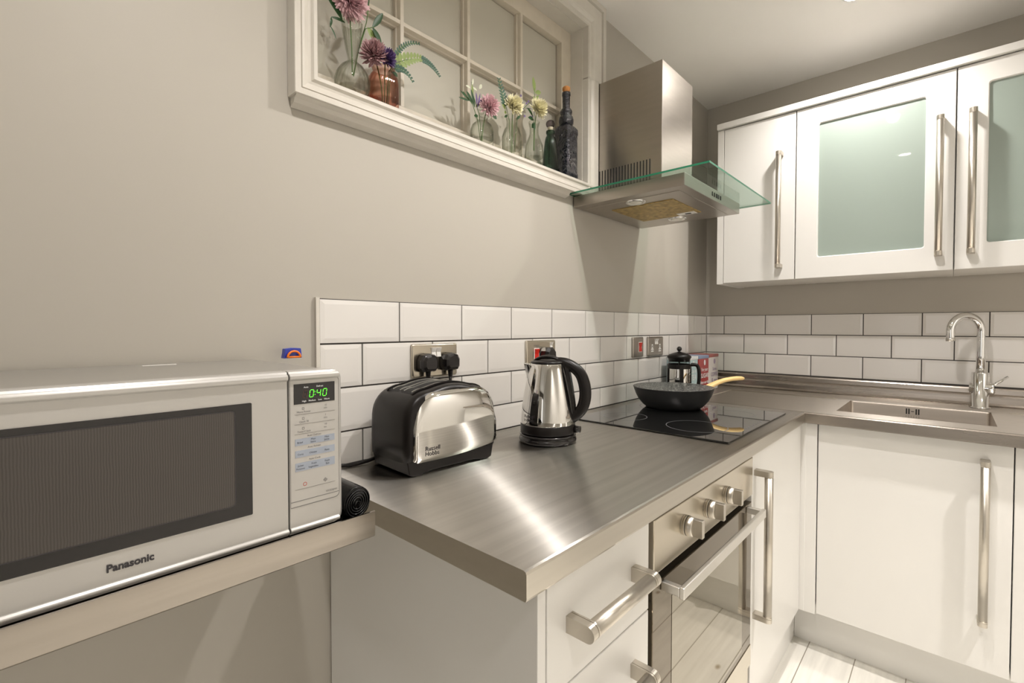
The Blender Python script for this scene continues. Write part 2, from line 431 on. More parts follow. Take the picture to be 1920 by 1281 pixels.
# ------------------------------------------------------------------ high internal window in its recess
win = sempty('window_1', (-1.7, 0, NZ0), 'old internal sash window high on the wall with painted-over panes')
def frame_ring(m, x0, x1, z0, z1, wl, wr, wb, wt, ya, yb):
    """rectangular ring of four mitred members: outer box minus inner"""
    o = [(x0, z0), (x1, z0), (x1, z1), (x0, z1)]; i_ = [(x0+wl, z0+wb), (x1-wr, z0+wb), (x1-wr, z1-wt), (x0+wl, z1-wt)]
    for k in range(4):
        a, b, c, d = o[k], o[(k+1) % 4], i_[(k+1) % 4], i_[k]
        m.prism([a, b, c, d], 'y', ya, yb)
    return m
m = MB()
# architrave: flat outer fillet, groove, ogee, inner bead (left 51 wide, right 107 wide)
OX0, OX1, OZ0, OZ1 = -2.246, -1.09, 1.678, ZC
def arch_profile(wide):
    # (distance from the opening, depth)
    if wide: return [(0, 0.004), (0, -.020), (.003, -.024), (.010, -.024), (.014, -.019), (.022, -.019), (.030, -.025), (.036, -.027), (.078, -.027), (.081, -.022), (.084, -.022), (.086, -.030), (.104, -.030), (.107, -.028), (.107, .004)]
    return [(0, .004), (0, -.022), (.003, -.026), (.010, -.026), (.014, -.021), (.020, -.020), (.028, -.024), (.034, -.026), (.0355, -.022), (.037, -.022), (.0385, -.030), (.050, -.030), (.051, -.028), (.051, .004)]
def moulding(m, wide, fn, ends):
    pr = arch_profile(wide); rs = []
    for e in ends: rs.append([fn(d, y, e) for d, y in pr])
    m.rings(rs, smooth=False)
TOPW = .106
NZT = NZ1
# left leg, bottom, right leg (upper, full width), right leg (lower, cut back beside the cooker hood), top
moulding(m, False, lambda d, y, e: (NX0-d, y, (NZ0-d) if e == 0 else (NZT+d*2.05)), (0, 1))
moulding(m, False, lambda d, y, e: ((NX0-d) if e == 0 else -1.137, y, NZ0-d), (0, 1))
moulding(m, True, lambda d, y, e: (NX1+d, y, 2.106 if e == 0 else NZT+d*.985), (0, 1))
pr = [p for p in arch_profile(True) if p[0] <= .059]
m.rings([[(NX1+min(d, .059), y, z) for d, y in pr+[(.059, -.027), (.059, .004)]] for z in (1.685, 2.108)], smooth=False)
moulding(m, True, lambda d, y, e: ((NX0-d*.48) if e == 0 else (NX1+d), y, NZT+d*.985), (0, 1))
o = m.build('architrave', trim_m, win)
m = MB(); m.prism([(-.0, 1.66), (-.012, 1.664), (-.016, 1.672), (-.027, 1.6785), (.004, 1.6785), (.004, 1.658)], 'x', -2.241, -1.30)
m.build('lower_batten', trim_m, win)
m = MB()   # lining of the recess
m.box(NX0-.0, NX0+.002, .004, ND+.04, NZ0, NZ1).box(NX1-.002, NX1, .004, ND+.04, NZ0, NZ1)
m.box(NX0, NX1, .004, ND+.04, NZ1-.002, NZ1)
m.build('reveal', trim_m, win)
MB().box(NX0+.002, NX1-.002, -.0, ND+.04, NZ0-.004, NZ0).build('window_sill', trim_m, win)
m = MB()
xs = [NX0+.002, -2.165, -1.255, NX1-.002]
m.box(xs[0], xs[1], ND, ND+.035, NZ0, NZ1-.002).box(xs[2], xs[3], ND, ND+.035, NZ0, NZ1-.002)
m.box(xs[1], xs[2], ND, ND+.035, NZ0, NZ0+.05).box(xs[1], xs[2], ND, ND+.035, NZ1-.056, NZ1-.002)
m.build('sash_frame', sash_m, win, bevel=.0012)
m = MB()
def bar_prof(w=.011):   # glazing bar with moulded edges
    return [(-w, .030), (-w, .014), (-w*.72, .012), (-w*.55, .003), (-w*.45, 0), (w*.45, 0), (w*.55, .003), (w*.72, .012), (w, .014), (w, .030)]
for xm in (-1.935, -1.705, -1.472):
    m.rings([[(xm+d, ND+y, z) for d, y in bar_prof()] for z in (NZ0+.05, NZ1-.056)], smooth=False)
m.rings([[(x, ND+y+.0008, 1.99+d) for d, y in bar_prof()] for x in (xs[1], xs[2])], smooth=False)
m.build('glazing_bars', sash_m, win)
cols = [xs[1], -1.935, -1.705, -1.472, xs[2]]
for i in range(4):
    for z0, z1 in ((NZ0+.05, 1.99), (1.99, NZ1-.056)):
        MB().box(cols[i]+.004, cols[i+1]-.004, ND+.024, ND+.028, z0+.003, z1-.003).build('pane', pane_m, win)

# ------------------------------------------------------------------ bar handles
def bar_handle(p0, p1, nrm, off, r, parent, foot=.014, name='handle', m_=None):
    """round bar between two D-shaped feet that stand on the door; p0,p1 = ends on the door plane"""
    p0, p1, nrm = Vector(p0), Vector(p1), Vector(nrm)
    ax = (p1-p0).normalized(); side = nrm.cross(ax)
    m = MB(); m.tube([p0+nrm*off+ax*foot*.9, p1+nrm*off-ax*foot*.9], r*.97, 28, up=nrm)
    for p, sg in ((p0, 1), (p1, -1)):
        out = [(-r, 0)]+[(r*math.cos(a), off+r*math.sin(a)) for a in [PI-k*PI/12 for k in range(13)]]+[(r, 0)]
        for a0, a1, sc in ((0, foot*.72, 1), (foot*.80, foot, 1)):
            m.rings([[p+ax*sg*h+side*(u*sc)+nrm*max(v, 0) for u, v in out] for h in (a0, a1)], smooth=False)
        m.rings([[p+ax*sg*h+side*(u*.93)+nrm*(v*.985) for u, v in out] for h in (foot*.70, foot*.82)], smooth=False)
    return m.build(name, m_ or handle_m, parent)

# ------------------------------------------------------------------ base units along the left wall
YA, XBD = -.588, -.62      # door faces of the two runs
ZD0, ZD1, ZW0, ZW = .155, .858, .860, .900
u = thing('drawer_unit', (-2.0, -.3, 0), 'white drawer unit at the near end of the worktop, left of the oven', 'cabinet')
MB().box(-2.165, -2.147, YA, -.0, 0, ZW0-.0005).build('end_panel', white_m, u, bevel=.0008)
MB().box(-2.1465, -1.842, YA+.021, -.01, ZD0, ZW0-.001).build('carcass', carc_m, u)
for z0, z1 in ((.686, ZD1-.003), (.524, .6835), (.342, .5215), (ZD0, .3395)):
    d = MB().box(-2.1445, -1.8415, YA, YA+.02, z0, z1).build('drawer', white_m, u, bevel=.0015)
    zc = z1-.079
    bar_handle((-2.100, YA, zc), (-1.891, YA, zc), (0, -1, 0), .036, .0125, d, foot=.017)

ov = thing('oven', (-1.53, -.3, ZD0), 'built-in oven with three round knobs and a dark mirror glass door', 'oven')
MB().box(-1.838, -1.224, YA+.022, -.01, .158, ZW0-.001).build('casing', dark_m, ov)
MB().box(-1.8285, -1.2285, YA-.004, YA+.02, .742, ZW0-.012).build('control_panel', steelF, ov, bevel=.002)
m = MB(); m.box(-1.8285, -1.2285, YA+.003, YA+.02, .205, .258).build('lower_trim', steelF, ov, bevel=.001)
MB().box(-1.838, -1.224, YA+.004, YA+.02, .158, .200).build('plinth_filler', white_m, ov, bevel=.001)
dr = MB().box(-1.8285, -1.2285, YA-.002, YA+.022, .262, .722).build('door', ovglass2, ov, bevel=.0015)
MB().box(-1.745, -1.305, YA-.0028, YA-.0021, .335, .672).build('door_glass', ovglass, dr)
MB().box(-1.8285, -1.2285, YA-.0035, YA-.0022, .262, .318).build('door_bottom_strip', steelF, dr)
m = MB()   # square-section bar handle on two arms
m.box(-1.795, -1.262, -.636, -.626, .699, .7215)
m.box(-1.795, -1.780, -.627, YA-.002, .702, .7195).box(-1.277, -1.262, -.627, YA-.002, .702, .7195)
m.build('handle', alu_m, dr, bevel=.002)
for xk in (-1.682, -1.557, -1.434):
    kn = MB(); kn.tube([(xk, YA-.004, .795), (xk, YA-.008, .795)], .021, 32)
    kn.tube([(xk, YA-.0085, .795), (xk, YA-.020, .795), (xk, YA-.022, .795)], [.0205, .0195, .0175], 32)
    kn.cur = 0
    a = math.radians(90)
    kn.prism(rrect(xk-.0065, xk+.0065, .795-.0185, .795+.0185, .002), 'y', YA-.040, YA-.019)
    k = kn.build('knob', handle_m, ov, bevel=.0006)
    MB().tube([(xk, YA-.0082, .795), (xk, YA-.0092, .795)], .0208, 32).build('knob_ring', black_p, k)

u = thing('base_cabinet', (-.93, -.3, 0), 'white base cabinet between oven and corner with one tall bar handle', 'cabinet', 'white base cabinets')
MB().box(-1.2235, -.632, YA+.021, -.01, ZD0, ZW0-.001).build('carcass', carc_m, u)
d = MB().box(-1.2215, -.634, YA, YA+.02, ZD0, ZD1-.002).build('door', white_m, u, bevel=.0015)
bar_handle((-1.192, YA, .378), (-1.192, YA, .805), (0, -1, 0), .036, .0115, d, foot=.016)
o = MB().box(-.6325, XBD-.0, YA-.016, YA+.02, ZD0, ZD1-.002).box(-.6315, XBD+.0, -.6385, YA, ZD0, ZD1-.002).build('corner_post', white_m, bevel=.001)
tag(o, 'white corner post where the two runs of base units meet', 'post')
u = thing('base_cabinet', (-.3, -.89, 0), 'white base cabinet under the sink with a long upright bar handle', 'cabinet', 'white base cabinets')
MB().box(-.599, -.01, -1.1355, -.6395, ZD0, .70).build('carcass', carc_m, u)
d = MB().box(XBD, XBD+.02, -1.1355, -.6405, ZD0, ZD1-.002).build('door', white_m, u, bevel=.0015)
bar_handle((XBD, -1.075, .310), (XBD, -1.075, .808), (-1, 0, 0), .036, .0115, d, foot=.016)
u = thing('base_cabinet', (-.3, -1.5, 0), 'white base cabinet cut off by the right edge, past the sink', 'cabinet', 'white base cabinets')
MB().box(-.599, -.01, -1.94, -1.139, ZD0, ZW0-.001).build('carcass', carc_m, u)
MB().box(XBD, XBD+.02, -1.94, -1.1385, ZD0, ZD1-.002).build('door', white_m, u, bevel=.0015)
tag(MB().box(-2.1465, -.536, -.556, -.540, 0, ZD0-.001).build('kickboard', white_m), 'white kickboard under the oven and drawer unit', 'kickboard')
tag(MB().box(-.548, -.532, -1.94, -.557, 0, ZD0-.001).build('kickboard', white_m), 'white kickboard under the sink cabinets', 'kickboard')

# ------------------------------------------------------------------ steel worktops
def relief(m, xs, ys, H, zb):
    """height-field of flat cells with vertical walls; None = hole down to zb"""
    nx, ny = len(xs)-1, len(ys)-1
    g = lambda i, j: H(.5*(xs[i]+xs[i+1]), .5*(ys[j]+ys[j+1])) if 0 <= i < nx and 0 <= j < ny else zb
    for i in range(nx):
        for j in range(ny):
            h = g(i, j); x0, x1, y0, y1 = xs[i], xs[i+1], ys[j], ys[j+1]
            if h is None: continue
            m.add([(x0, y0, h), (x1, y0, h), (x1, y1, h), (x0, y1, h)], [(0, 1, 2, 3)])
            for di, dj, p, q in ((-1, 0, (x0, y1), (x0, y0)), (1, 0, (x1, y0), (x1, y1)), (0, -1, (x0, y0), (x1, y0)), (0, 1, (x1, y1), (x0, y1))):
                h2 = g(i+di, j+dj); h2 = zb if h2 is None else h2
                if h2 < h-1e-6: m.add([(*p, h2), (*q, h2), (*q, h), (*p, h)], [(0, 1, 2, 3)])
    return m
m = MB()
m.prism([(-.0005, ZW0), (-.0005, ZW), (-.600, ZW), (-.6035, ZW-.0015), (-.605, ZW-.005), (-.605, .8635), (-.6035, ZW0)], 'x', -2.2075, -.6602)
wt = m.build('worktop', [steelA, steelL])
for p_ in wt.data.polygons:
    if p_.normal.z < .9: p_.material_index = 1
tag(wt, 'brushed stainless steel worktop carrying the toaster, kettle and hob', 'worktop')
sk = thing('sink_worktop', (-.33, -.97, ZW), 'stainless steel sink top with drainer, inset bowl and raised back edge', 'sink')
m = MB()
BX0, BX1, BY0, BY1 = -.545, -.205, -1.103, -.683
def Hs(x, y):
    if BX0 < x < BX1 and BY0 < y < BY1: return None
    if -.61 < x < -.17 and -.63 < y < -.19: return ZW-.004
    if -.61 < x < -.17 and -1.90 < y < -1.15: return ZW-.004
    return ZW
relief(m, [-.658, -.61, BX0, BX1, -.17, -.001], [-1.945, -1.90, -1.15, BY0, BY1, -.63, -.19, -.0005], Hs, ZW-.01)
dt = m.build('drainer_top', [steelB, steelL], sk)
for p_ in dt.data.polygons:
    if abs(p_.normal.z) < .9: p_.material_index = 1
m = MB(); m.prism([(-.655, ZW0), (-.660, ZW0+.003), (-.660, ZW-.004), (-.6585, ZW-.0008), (-.655, ZW+.0004), (-.650, ZW), (-.650, ZW0)], 'y', -1.945, -.0005, smooth=False)
m.build('front_edge', steelU, sk)
m = MB()
prf = [(.0035, .90), (.0035, .9715), (-.008, .9715), (-.0125, .9695), (-.0145, .965), (-.0150, .955), (-.0155, .948), (-.020, .943), (-.0235, .938), (-.0245, .930), (-.0255, .912), (-.031, .9045), (-.042, .9003), (-.042, .899)]
m.prism(prf, 'y', -1.945, -.0008)
m.build('upstand', steelU, sk)
m = MB(); ZB = .715
lo = rrect(BX0+.012, BX1-.012, BY0+.012, BY1-.012, .03); hi = rrect(BX0, BX1, BY0, BY1, .008); mid = rrect(BX0+.002, BX1-.002, BY0+.002, BY1-.002, .012)
m.rings([[(x, y, ZW-.001) for x, y in hi], [(x, y, ZW-.008) for x, y in mid], [(x, y, ZB+.02) for x, y in mid], [(x, y, ZB) for x, y in lo]], cap0=False, cap1=True)
bowl = m.build('bowl', steelBowl, sk)
m = MB()
for yy in (-.866, -.8735, -.8955, -.903): m.box(BX1-.0035, BX1-.0018, yy-.0022, yy+.0022, .866, .888)
m.box(BX1-.0035, BX1-.0018, -.889, -.880, .876, .8785)
for a in range(6):
    for b in range(4): m.box(BX1-.0030, BX1-.0018, -.905+a*.0078, -.9028+a*.0078, .843+b*.0052, .8444+b*.0052)
m.build('overflow_slots', dark_m, bowl)
MB().lathe((-.37, -.89, ZB+.0005), [(.043, 0), (.043, .002), (.034, .003), (.030, .0015), (.004, .001)], 32).build('drain', chrome, bowl)

# ------------------------------------------------------------------ tap
tp = thing('kitchen_tap', (-.092, -1.077, ZW), 'chrome swan-neck mixer tap with side lever behind the sink', 'tap')
m = MB(); c = (-.092, -1.077, ZW)
m.lathe(c, [(.031, .0005), (.031, .004), (.0255, .006), (.0255, .134), (.0245, .1365), (.014, .137)], 36)
m.build('body', chrome, tp)
dv = Vector((-.66, .75, 0)).normalized(); Rr = .058; zs = .233+.062
pts = [Vector(c)+Vector((0, 0, z)) for z in (.13, .2, .26, zs)]
for k in range(1, 17):
    a = PI*k/16*1.04
    pts.append(Vector(c)+Vector((0, 0, zs))+dv*(Rr-Rr*math.cos(a))+Vector((0, 0, Rr*math.sin(a))))
last = pts[-1]; tdir = (pts[-1]-pts[-2]).normalized()
pts.append(last+tdir*.022); pts.append(last+tdir*.030)
m = MB(); m.tube(pts, .0135, 22, up=dv.cross(Vector((0, 0, 1))))
sp = m.build('spout', chrome, tp)
e = pts[-1]; MB().tube([e-tdir*.012, e+tdir*.001], .0142, 22).build('aerator', alu_m, sp)
ld_ = (R0*.62-Vector((F_.x, F_.y, 0)).normalized()*.78).normalized()   # valve faces the room
cc = Vector(c)+Vector((0, 0, .077))
m = MB(); m.tube([cc-ld_*.029, cc-ld_*.028, cc+ld_*.038, cc+ld_*.040], [.0205, .0215, .0215, .020], 32); va = m.build('valve', chrome, tp)
m = MB(); q0 = cc+ld_*.030+R0*.010+Vector((0, 0, .014)); m.tube([q0, q0+R0*.052+Vector((0, 0, .030))], .0045, 14); m.build('lever', chrome, va)

# ------------------------------------------------------------------ hob
hb = thing('ceramic_hob', (-1.05, -.31, ZW), 'black glass ceramic hob set into the worktop under the frying pan', 'hob')
MB().box(-1.343, -.752, -.564, -.056, ZW+.0003, ZW+.0045).build('glass_top', hobglass, hb, bevel=.001)
for i, (x, y, r) in enumerate(((-1.195, -.42, .09), (-1.195, -.175, .073), (-.905, -.195, .105), (-.90, -.43, .073))):
    m = MB(); ring = []
    for rr in (r, r-.0022): ring.append([(x+rr*math.cos(a), y+rr*math.sin(a), ZW+.0047) for a in [2*PI*k/72 for k in range(72)]])
    m.rings(ring, cap0=False, cap1=False); m.build('cooking_zone', ring_m, hb)
m = MB()
for k in range(7): m.box(-1.13+k*.024, -1.13+k*.024+.008, -.548, -.5475+.006, ZW+.0046, ZW+.0048)
m.build('touch_controls', ring_m, hb)

# ------------------------------------------------------------------ cooker hood
hd = thing('cooker_hood', (-1.01, 0, 1.632), 'stainless steel chimney cooker hood with a glass canopy above the hob', 'cooker hood')
m = MB(); CX0, CX1, CY, CZ1 = -1.134, -.884, -.272, 2.103
m.box(CX0, CX1, CY, -.0008, 1.6785, CZ1); ch = m.build('chimney', steelH, hd, bevel=.0012)
m = MB()
for k in range(18):
    y = -.030-k*.0117; m.box(CX0-.0006, CX0-.0001, y-.0022, y+.0022, 1.698, 1.783)
m.build('vent_slots', dark_m, ch)
m = MB(); VX0, VX1, VY = -1.288, -.672, -.487
m.box(VX0, VX1, VY, -.0008, 1.6725, 1.6782); 
gv = MB(); gv.add([(x, y, z) for z in (1.6725, 1.6782) for y in (VY, -.0008) for x in (VX0, VX1)], [])
gv.f += [[0, 2, 3, 1], [4, 5, 7, 6]]; gv.sm += [False]*2; gv.mi += [0, 0]
gv.f += [[0, 1, 5, 4], [2, 6, 7, 3], [0, 4, 6, 2], [1, 3, 7, 5]]; gv.sm += [False]*4; gv.mi += [1]*4
gv.build('glass_canopy', [hood_g, edge_g], hd)
bx0, bx1, by = -1.256, -.757, -.402
m = MB(); m.box(bx0, bx1, by, -.0008, 1.634, 1.6722); bd = m.build('canopy_body', steelH, hd, bevel=.0015)
m = MB(); m.box(bx0+.045, bx1-.02, by+.035, -.02, 1.6325, 1.6345); m.build('underside_panel', steelH, bd, bevel=.0006)
ft = MB().box(-1.135, -.895, -.312, -.083, 1.630, 1.6335).build('grease_filter', filter_m, hd, bevel=.0008)
MB().box(-.935, -.900, -.30, -.235, 1.6285, 1.6302).build('filter_latch', white_pl, ft)
MB().box(-.922, -.910, -.283, -.262, 1.6278, 1.6286).build('latch_opening', dark_m, ft)
for x, y in ((-1.178, -.20), (-.845, -.20)):
    m = MB(); m.lathe((x, y, 1.626), [(.020, .006), (.026, .0035), (.031, .003), (.034, .005), (.034, .0075)], 32, cap0=False, cap1=False)
    l = m.build('lamp_ring', chrome, hd)
    MB().lathe((x, y, 1.629), [(.0205, 0), (.0205, .002)], 28).build('lamp_lens', mat('hood_lamp_lens', (.72, .70, .62), .2) if 'hood_lamp_lens' not in MATS else MATS['hood_lamp_lens'], l)
m = MB()
for k in range(5):
    x = -1.035+k*.019; m.box(x, x+(.012 if k == 2 else .006), by-.0012, by, 1.646, 1.660)
m.build('control_buttons', black_p, bd)

# ------------------------------------------------------------------ wall cabinets over the sink
UX = -.32; UZ0, UZ1 = 1.417, 2.134
def wall_cabinet(y0, y1, label, glass, handle_y_, first=False):
    u = thing('wall_cabinet', (-.15, (y0+y1)/2, UZ0), label, 'cabinet', 'white wall cabinets over the sink')
    m = MB(); a, b = y0, y1; t_ = .018; xf = UX+.021
    m.box(xf, -.009, a+t_, b-t_, UZ0+.0005, UZ0+t_).box(xf, -.009, a+t_, b-t_, UZ1-t_, UZ1-.001).box(-.0088, -.0005, a+t_, b-t_, UZ0+.001, UZ1-.002)
    m.box(xf, -.0005, a, a+t_, UZ0, UZ1).box(xf, -.0005, b-t_, b, UZ0, UZ1)
    m.build('carcass', carc_m, u)
    if glass: MB().box(xf+.02, -.01, a+t_, b-t_, 1.775, 1.793).build('shelf', carc_m, u)
    if first: MB().box(UX, -.0005, b+.0005, b+.029, UZ0-.004, UZ1).build('end_panel', white_m, u, bevel=.001)
    if glass:
        gy0, gy1, gz0, gz1 = glass
        m = MB()
        o_ = rrect(a+.0015, b-.0015, UZ0, UZ1-.002, .0015, 1); i_ = rrect(gy0, gy1, gz0, gz1, .008, 4)
        # door with a rounded opening: bridge outer and inner outlines through matching corners
        oo = rrect(a+.0015, b-.0015, UZ0, UZ1-.002, .0005, 4)
        for x in (UX, UX+.02):
            pass
        def ring(p, x): return [(x, q[0], q[1]) for q in p]
        i2 = rrect(gy0-.003, gy1+.003, gz0-.003, gz1+.003, .010, 4)
        m.rings([ring(oo, UX+.02), ring(oo, UX+.0012), ring(rrect(a+.0028, b-.0028, UZ0+.0012, UZ1-.0032, .0005, 4), UX), ring(i2, UX), ring(i_, UX+.003), ring(i_, UX+.02), ring(oo, UX+.02)], cap0=False, cap1=False, smooth=False)
        d = m.build('door', white_m, u)
        tl = .0052; MB().prism([(UX+.0075+tl*0, gz1+.004), (UX+.0105, gz1+.004), (UX+.0185, gz0-.004), (UX+.0155, gz0-.004)], 'y', gy0-.004, gy1+.004).build('glass_pane', frost_m, d)
    else:
        d = MB().box(UX, UX+.02, a+.0015, b-.0015, UZ0, UZ1-.002).build('door', white_m, u, bevel=.0015)
    bar_handle((UX, handle_y_, 1.468), (UX, handle_y_, 1.967), (-1, 0, 0), .036, .0112, d, foot=.016)
    return u
wall_cabinet(-.4915, -.1945, 'narrow white wall cabinet with a plain door, nearest the cooker hood', None, -.4335, True)
wall_cabinet(-.9945, -.4925, 'white wall cabinet with a green frosted glass door, right of the narrow plain one', (-.912, -.575, 1.505, 2.057), -.953)
wall_cabinet(-1.4965, -.9955, 'white wall cabinet with a frosted glass door, cut off by the right edge', (-1.415, -1.078, 1.505, 2.057), -1.038)
o = MB().box(-.334, -.0005, -1.4965, -.1655, 2.1365, 2.162).build('cornice', white_m, bevel=.001)
tag(o, 'flat white cornice board along the top of the wall cabinets', 'cornice')

# ------------------------------------------------------------------ sockets and switches (left wall, tile face y = 0)
zc_ = 1.1235
def plate(m, x0, x1, z0=1.0805, z1=1.1665, d=.0085):
    a = rrect(x0, x1, z0, z1, .005); b = rrect(x0+.004, x1-.004, z0+.004, z1-.004, .004)
    m.rings([[(x, -.0002, z) for x, z in a], [(x, -d*.55, z) for x, z in a], [(x, -d*.85, z) for x, z in rrect(x0+.0015, x1-.0015, z0+.0015, z1-.0015, .005)], [(x, -d, z) for x, z in b]])
    return m
def rocker(parent, x, z, w_, h, mt, fr=None, tilt=1):
    if fr: MB().box(x-w_/2-.003, x+w_/2+.003, -.0095, -.0084, z-h/2-.003, z+h/2+.003).build('switch_frame', fr, parent)
    m = MB(); m.prism([(-.0084, z-h/2), (-.0125, z-h/2), (-.0105, z), (-.0150, z+h/2), (-.0084, z+h/2)], 'x', x-w_/2, x+w_/2)
    return m.build('rocker', mt, parent, bevel=.0006)
def outlet(parent, x, z):
    m = MB(); poly = [(x-.0125, z-.014), (x+.0125, z-.014), (x+.0125, z+.000), (x+.006, z+.001), (x+.006, z+.020), (x-.006, z+.020), (x-.006, z+.001), (x-.0125, z)]
    m.prism(poly, 'y', -.0092, -.0084); s = m.build('outlet', white_pl, parent)
    m = MB(); m.box(x-.002, x+.002, -.0096, -.0091, z+.007, z+.015)
    m.box(x-.0095, x-.0035, -.0096, -.0091, z-.0085, z-.0050).box(x+.0035, x+.0095, -.0096, -.0091, z-.0085, z-.0050)
    m.build('pin_slots', dark_m, s)
sx = -1.8795
s1 = thing('double_socket', (sx, 0, zc_), 'brushed steel double socket behind the toaster, both outlets holding black plugs', 'socket')
plate(MB(), sx-.0735, sx+.0735).build('faceplate', steelF, s1)
for dx in (-.008, .008): rocker(s1, sx+dx, 1.1445, .0135, .024, white_pl)
for dx in (-.037, .037): outlet(s1, sx+dx, 1.112)
s2 = thing('fused_switch_socket', (-1.4435, 0, zc_), 'brushed steel socket plate with a red switch behind the kettle', 'socket')
plate(MB(), -1.519, -1.369).build('faceplate', steelF, s2)
rocker(s2, -1.470, 1.122, .020, .034, red_pl, white_pl); rocker(s2, -1.395, 1.148, .0125, .022, white_pl); outlet(s2, -1.430, 1.112)
MB().merge_text('COOKER', .007, (-1.484, -.0086, 1.147), (1, 0, 0), (0, 0, 1)).build('print', print_grey, s2)
s3 = thing('cooker_switch', (-.787, 0, zc_), 'small square steel switch plate with a red rocker, left of the empty double socket', 'switch')
plate(MB(), -.834, -.741).build('faceplate', steelH, s3)
rocker(s3, -.774, 1.124, .022, .038, red_pl, white_pl)
s4 = thing('double_socket', (-.624, 0, zc_), 'steel double socket with nothing plugged in, above the french press', 'socket')
plate(MB(), -.698, -.549).build('faceplate', steelH, s4)
for dx in (-.008, .008): rocker(s4, -.624+dx, 1.1445, .0135, .024, white_pl)
for dx in (-.037, .037): outlet(s4, -.624+dx, 1.113)

def plug(x, label, cord):
    p = thing('plug', (x, -.009, 1.118), label, 'plug', 'black plugs')
    m = MB(); z = 1.118
    o1 = [(x+a, z+b) for a, b in ((-.018, -.022), (.018, -.022), (.025, -.012), (.0255, .008), (.018, .021), (.0, .025), (-.018, .021), (-.0255, .008), (-.025, -.012))]
    def sc(k, dz=0): return [(x+(a-x)*k, z+(b-z)*k+dz) for a, b in o1]
    m.rings([[(a, y, b) for a, b in sc(k)] for y, k in ((-.0095, .93), (-.012, 1), (-.026, 1), (-.034, .88), (-.0385, .66))], smooth=False)
    b = m.build('body', black_g, p, bevel=.0015)
    m = MB(); m.tube(cord, .0042, 10); m.tube([(x, -.022, z-.018), (x, -.022, z-.038)], [.0075, .0055], 12)
    m.build('cord', black_p, p)
plug(-1.915, 'left black plug in the socket behind the toaster', [(-1.915, -.022, 1.09), (-1.915, -.022, 1.05), (-1.918, -.020, .98), (-1.93, -.018, .93), (-1.99, -.014, .907), (-2.06, -.012, .906)])
plug(-1.842, 'right black plug in the socket behind the toaster', [(-1.842, -.022, 1.09), (-1.842, -.022, 1.05), (-1.838, -.018, .98), (-1.82, -.014, .93), (-1.78, -.016, .906), (-1.70, -.05, .905)])
p = thing('plug', (-1.430, -.009, 1.118), 'black plug half hidden by the kettle lid', 'plug', 'black plugs')
m = MB(); m.rings([[(-1.430+dx*k, y, 1.120+dz*k) for dx, dz in ((-.020, -.022), (.020, -.022), (.026, -.008), (.024, .012), (.012, .024), (-.012, .024), (-.024, .012), (-.026, -.008))] for y, k in ((-.0095, .95), (-.012, 1), (-.034, 1), (-.044, .7))], smooth=False)
m.build('body', black_g, p, bevel=.0015)
MB().tube([(-1.430, -.024, 1.102), (-1.430, -.022, 1.05), (-1.42, -.02, .98), (-1.45, -.03, .915), (-1.50, -.06, .905), (-1.56, -.11, .905)], .0042, 10).build('cord', black_p, p)
# flex running off the left end of the worktop
o = MB().tube(bez((-2.196, -.010, .928), (-2.17, -.012, .906), (-2.13, -.022, .9045), 10)+bez((-2.13, -.022, .9045), (-2.10, -.03, .9045), (-2.065, -.030, .912), 5)[1:], .0042, 10).build('power_cord', black_p)
tag(o, 'black power cord lying along the wall between microwave and toaster', 'cord')

# ------------------------------------------------------------------ toaster
TX, TY, TZ = -1.972, -.120, ZW
to = thing('toaster', (TX, TY, TZ), 'black and polished steel two-slice toaster next to the kettle', 'toaster', rz=math.radians(-2.5))
def touter(ins, zlo=.030):
    """front outline in local x,z, inset by ins"""
    L, H = .1230-ins, .186-ins
    out = []
    # bottom left up, arching over the top, down to bottom right
    out.append((-L*.985, zlo+ins)); out.append((-L, .070)); out.append((-L*.99, .115))
    for k in range(1, 9):
        a = PI-(PI/2)*k/9; r = .060
        out.append((-L*.985+r+r*math.cos(a), .118-ins*.6+ (H-.010-.118+ins*.6)*math.sin(a)))
    for k in range(0, 9):
        x = (-L*.985+.060)+(2*(L*.985-.060))*k/8; out.append((x, H-.010+.010*math.sin(PI*k/8)))
    for k in range(8, 0, -1):
        a = (PI/2)*k/9; r = .060
        out.append((L*.985-r+r*math.cos(a), .118-ins*.6+(H-.010-.118+ins*.6)*math.sin(a)))
    out.append((L*.99, .115)); out.append((L, .070)); out.append((L*.985, zlo+ins))
    return out
m = MB(); W = .078
rs = []
for y, ins in ((-W, .012), (-W+.003, .005), (-W+.010, .0012), (-W+.022, 0), (0, -.0005), (W-.022, 0), (W-.010, .0012), (W-.003, .005), (W, .012)):
    rs.append([(x, y, z) for x, z in touter(ins)])
m.rings(rs); m.build('shell', black_p, to, local=True)
m = MB()   # narrower foot with arched underside
m.rings([[(x, y, z) for x, z in ((-.112, .004), (-.100, .0005), (-.085, .001), (-.06, .006), (.06, .006), (.085, .001), (.100, .0005), (.112, .004), (.118, .034), (-.118, .034))] for y in (-W+.006, W-.006)], smooth=False)
m.build('base', black_p, to, bevel=.003, local=True)
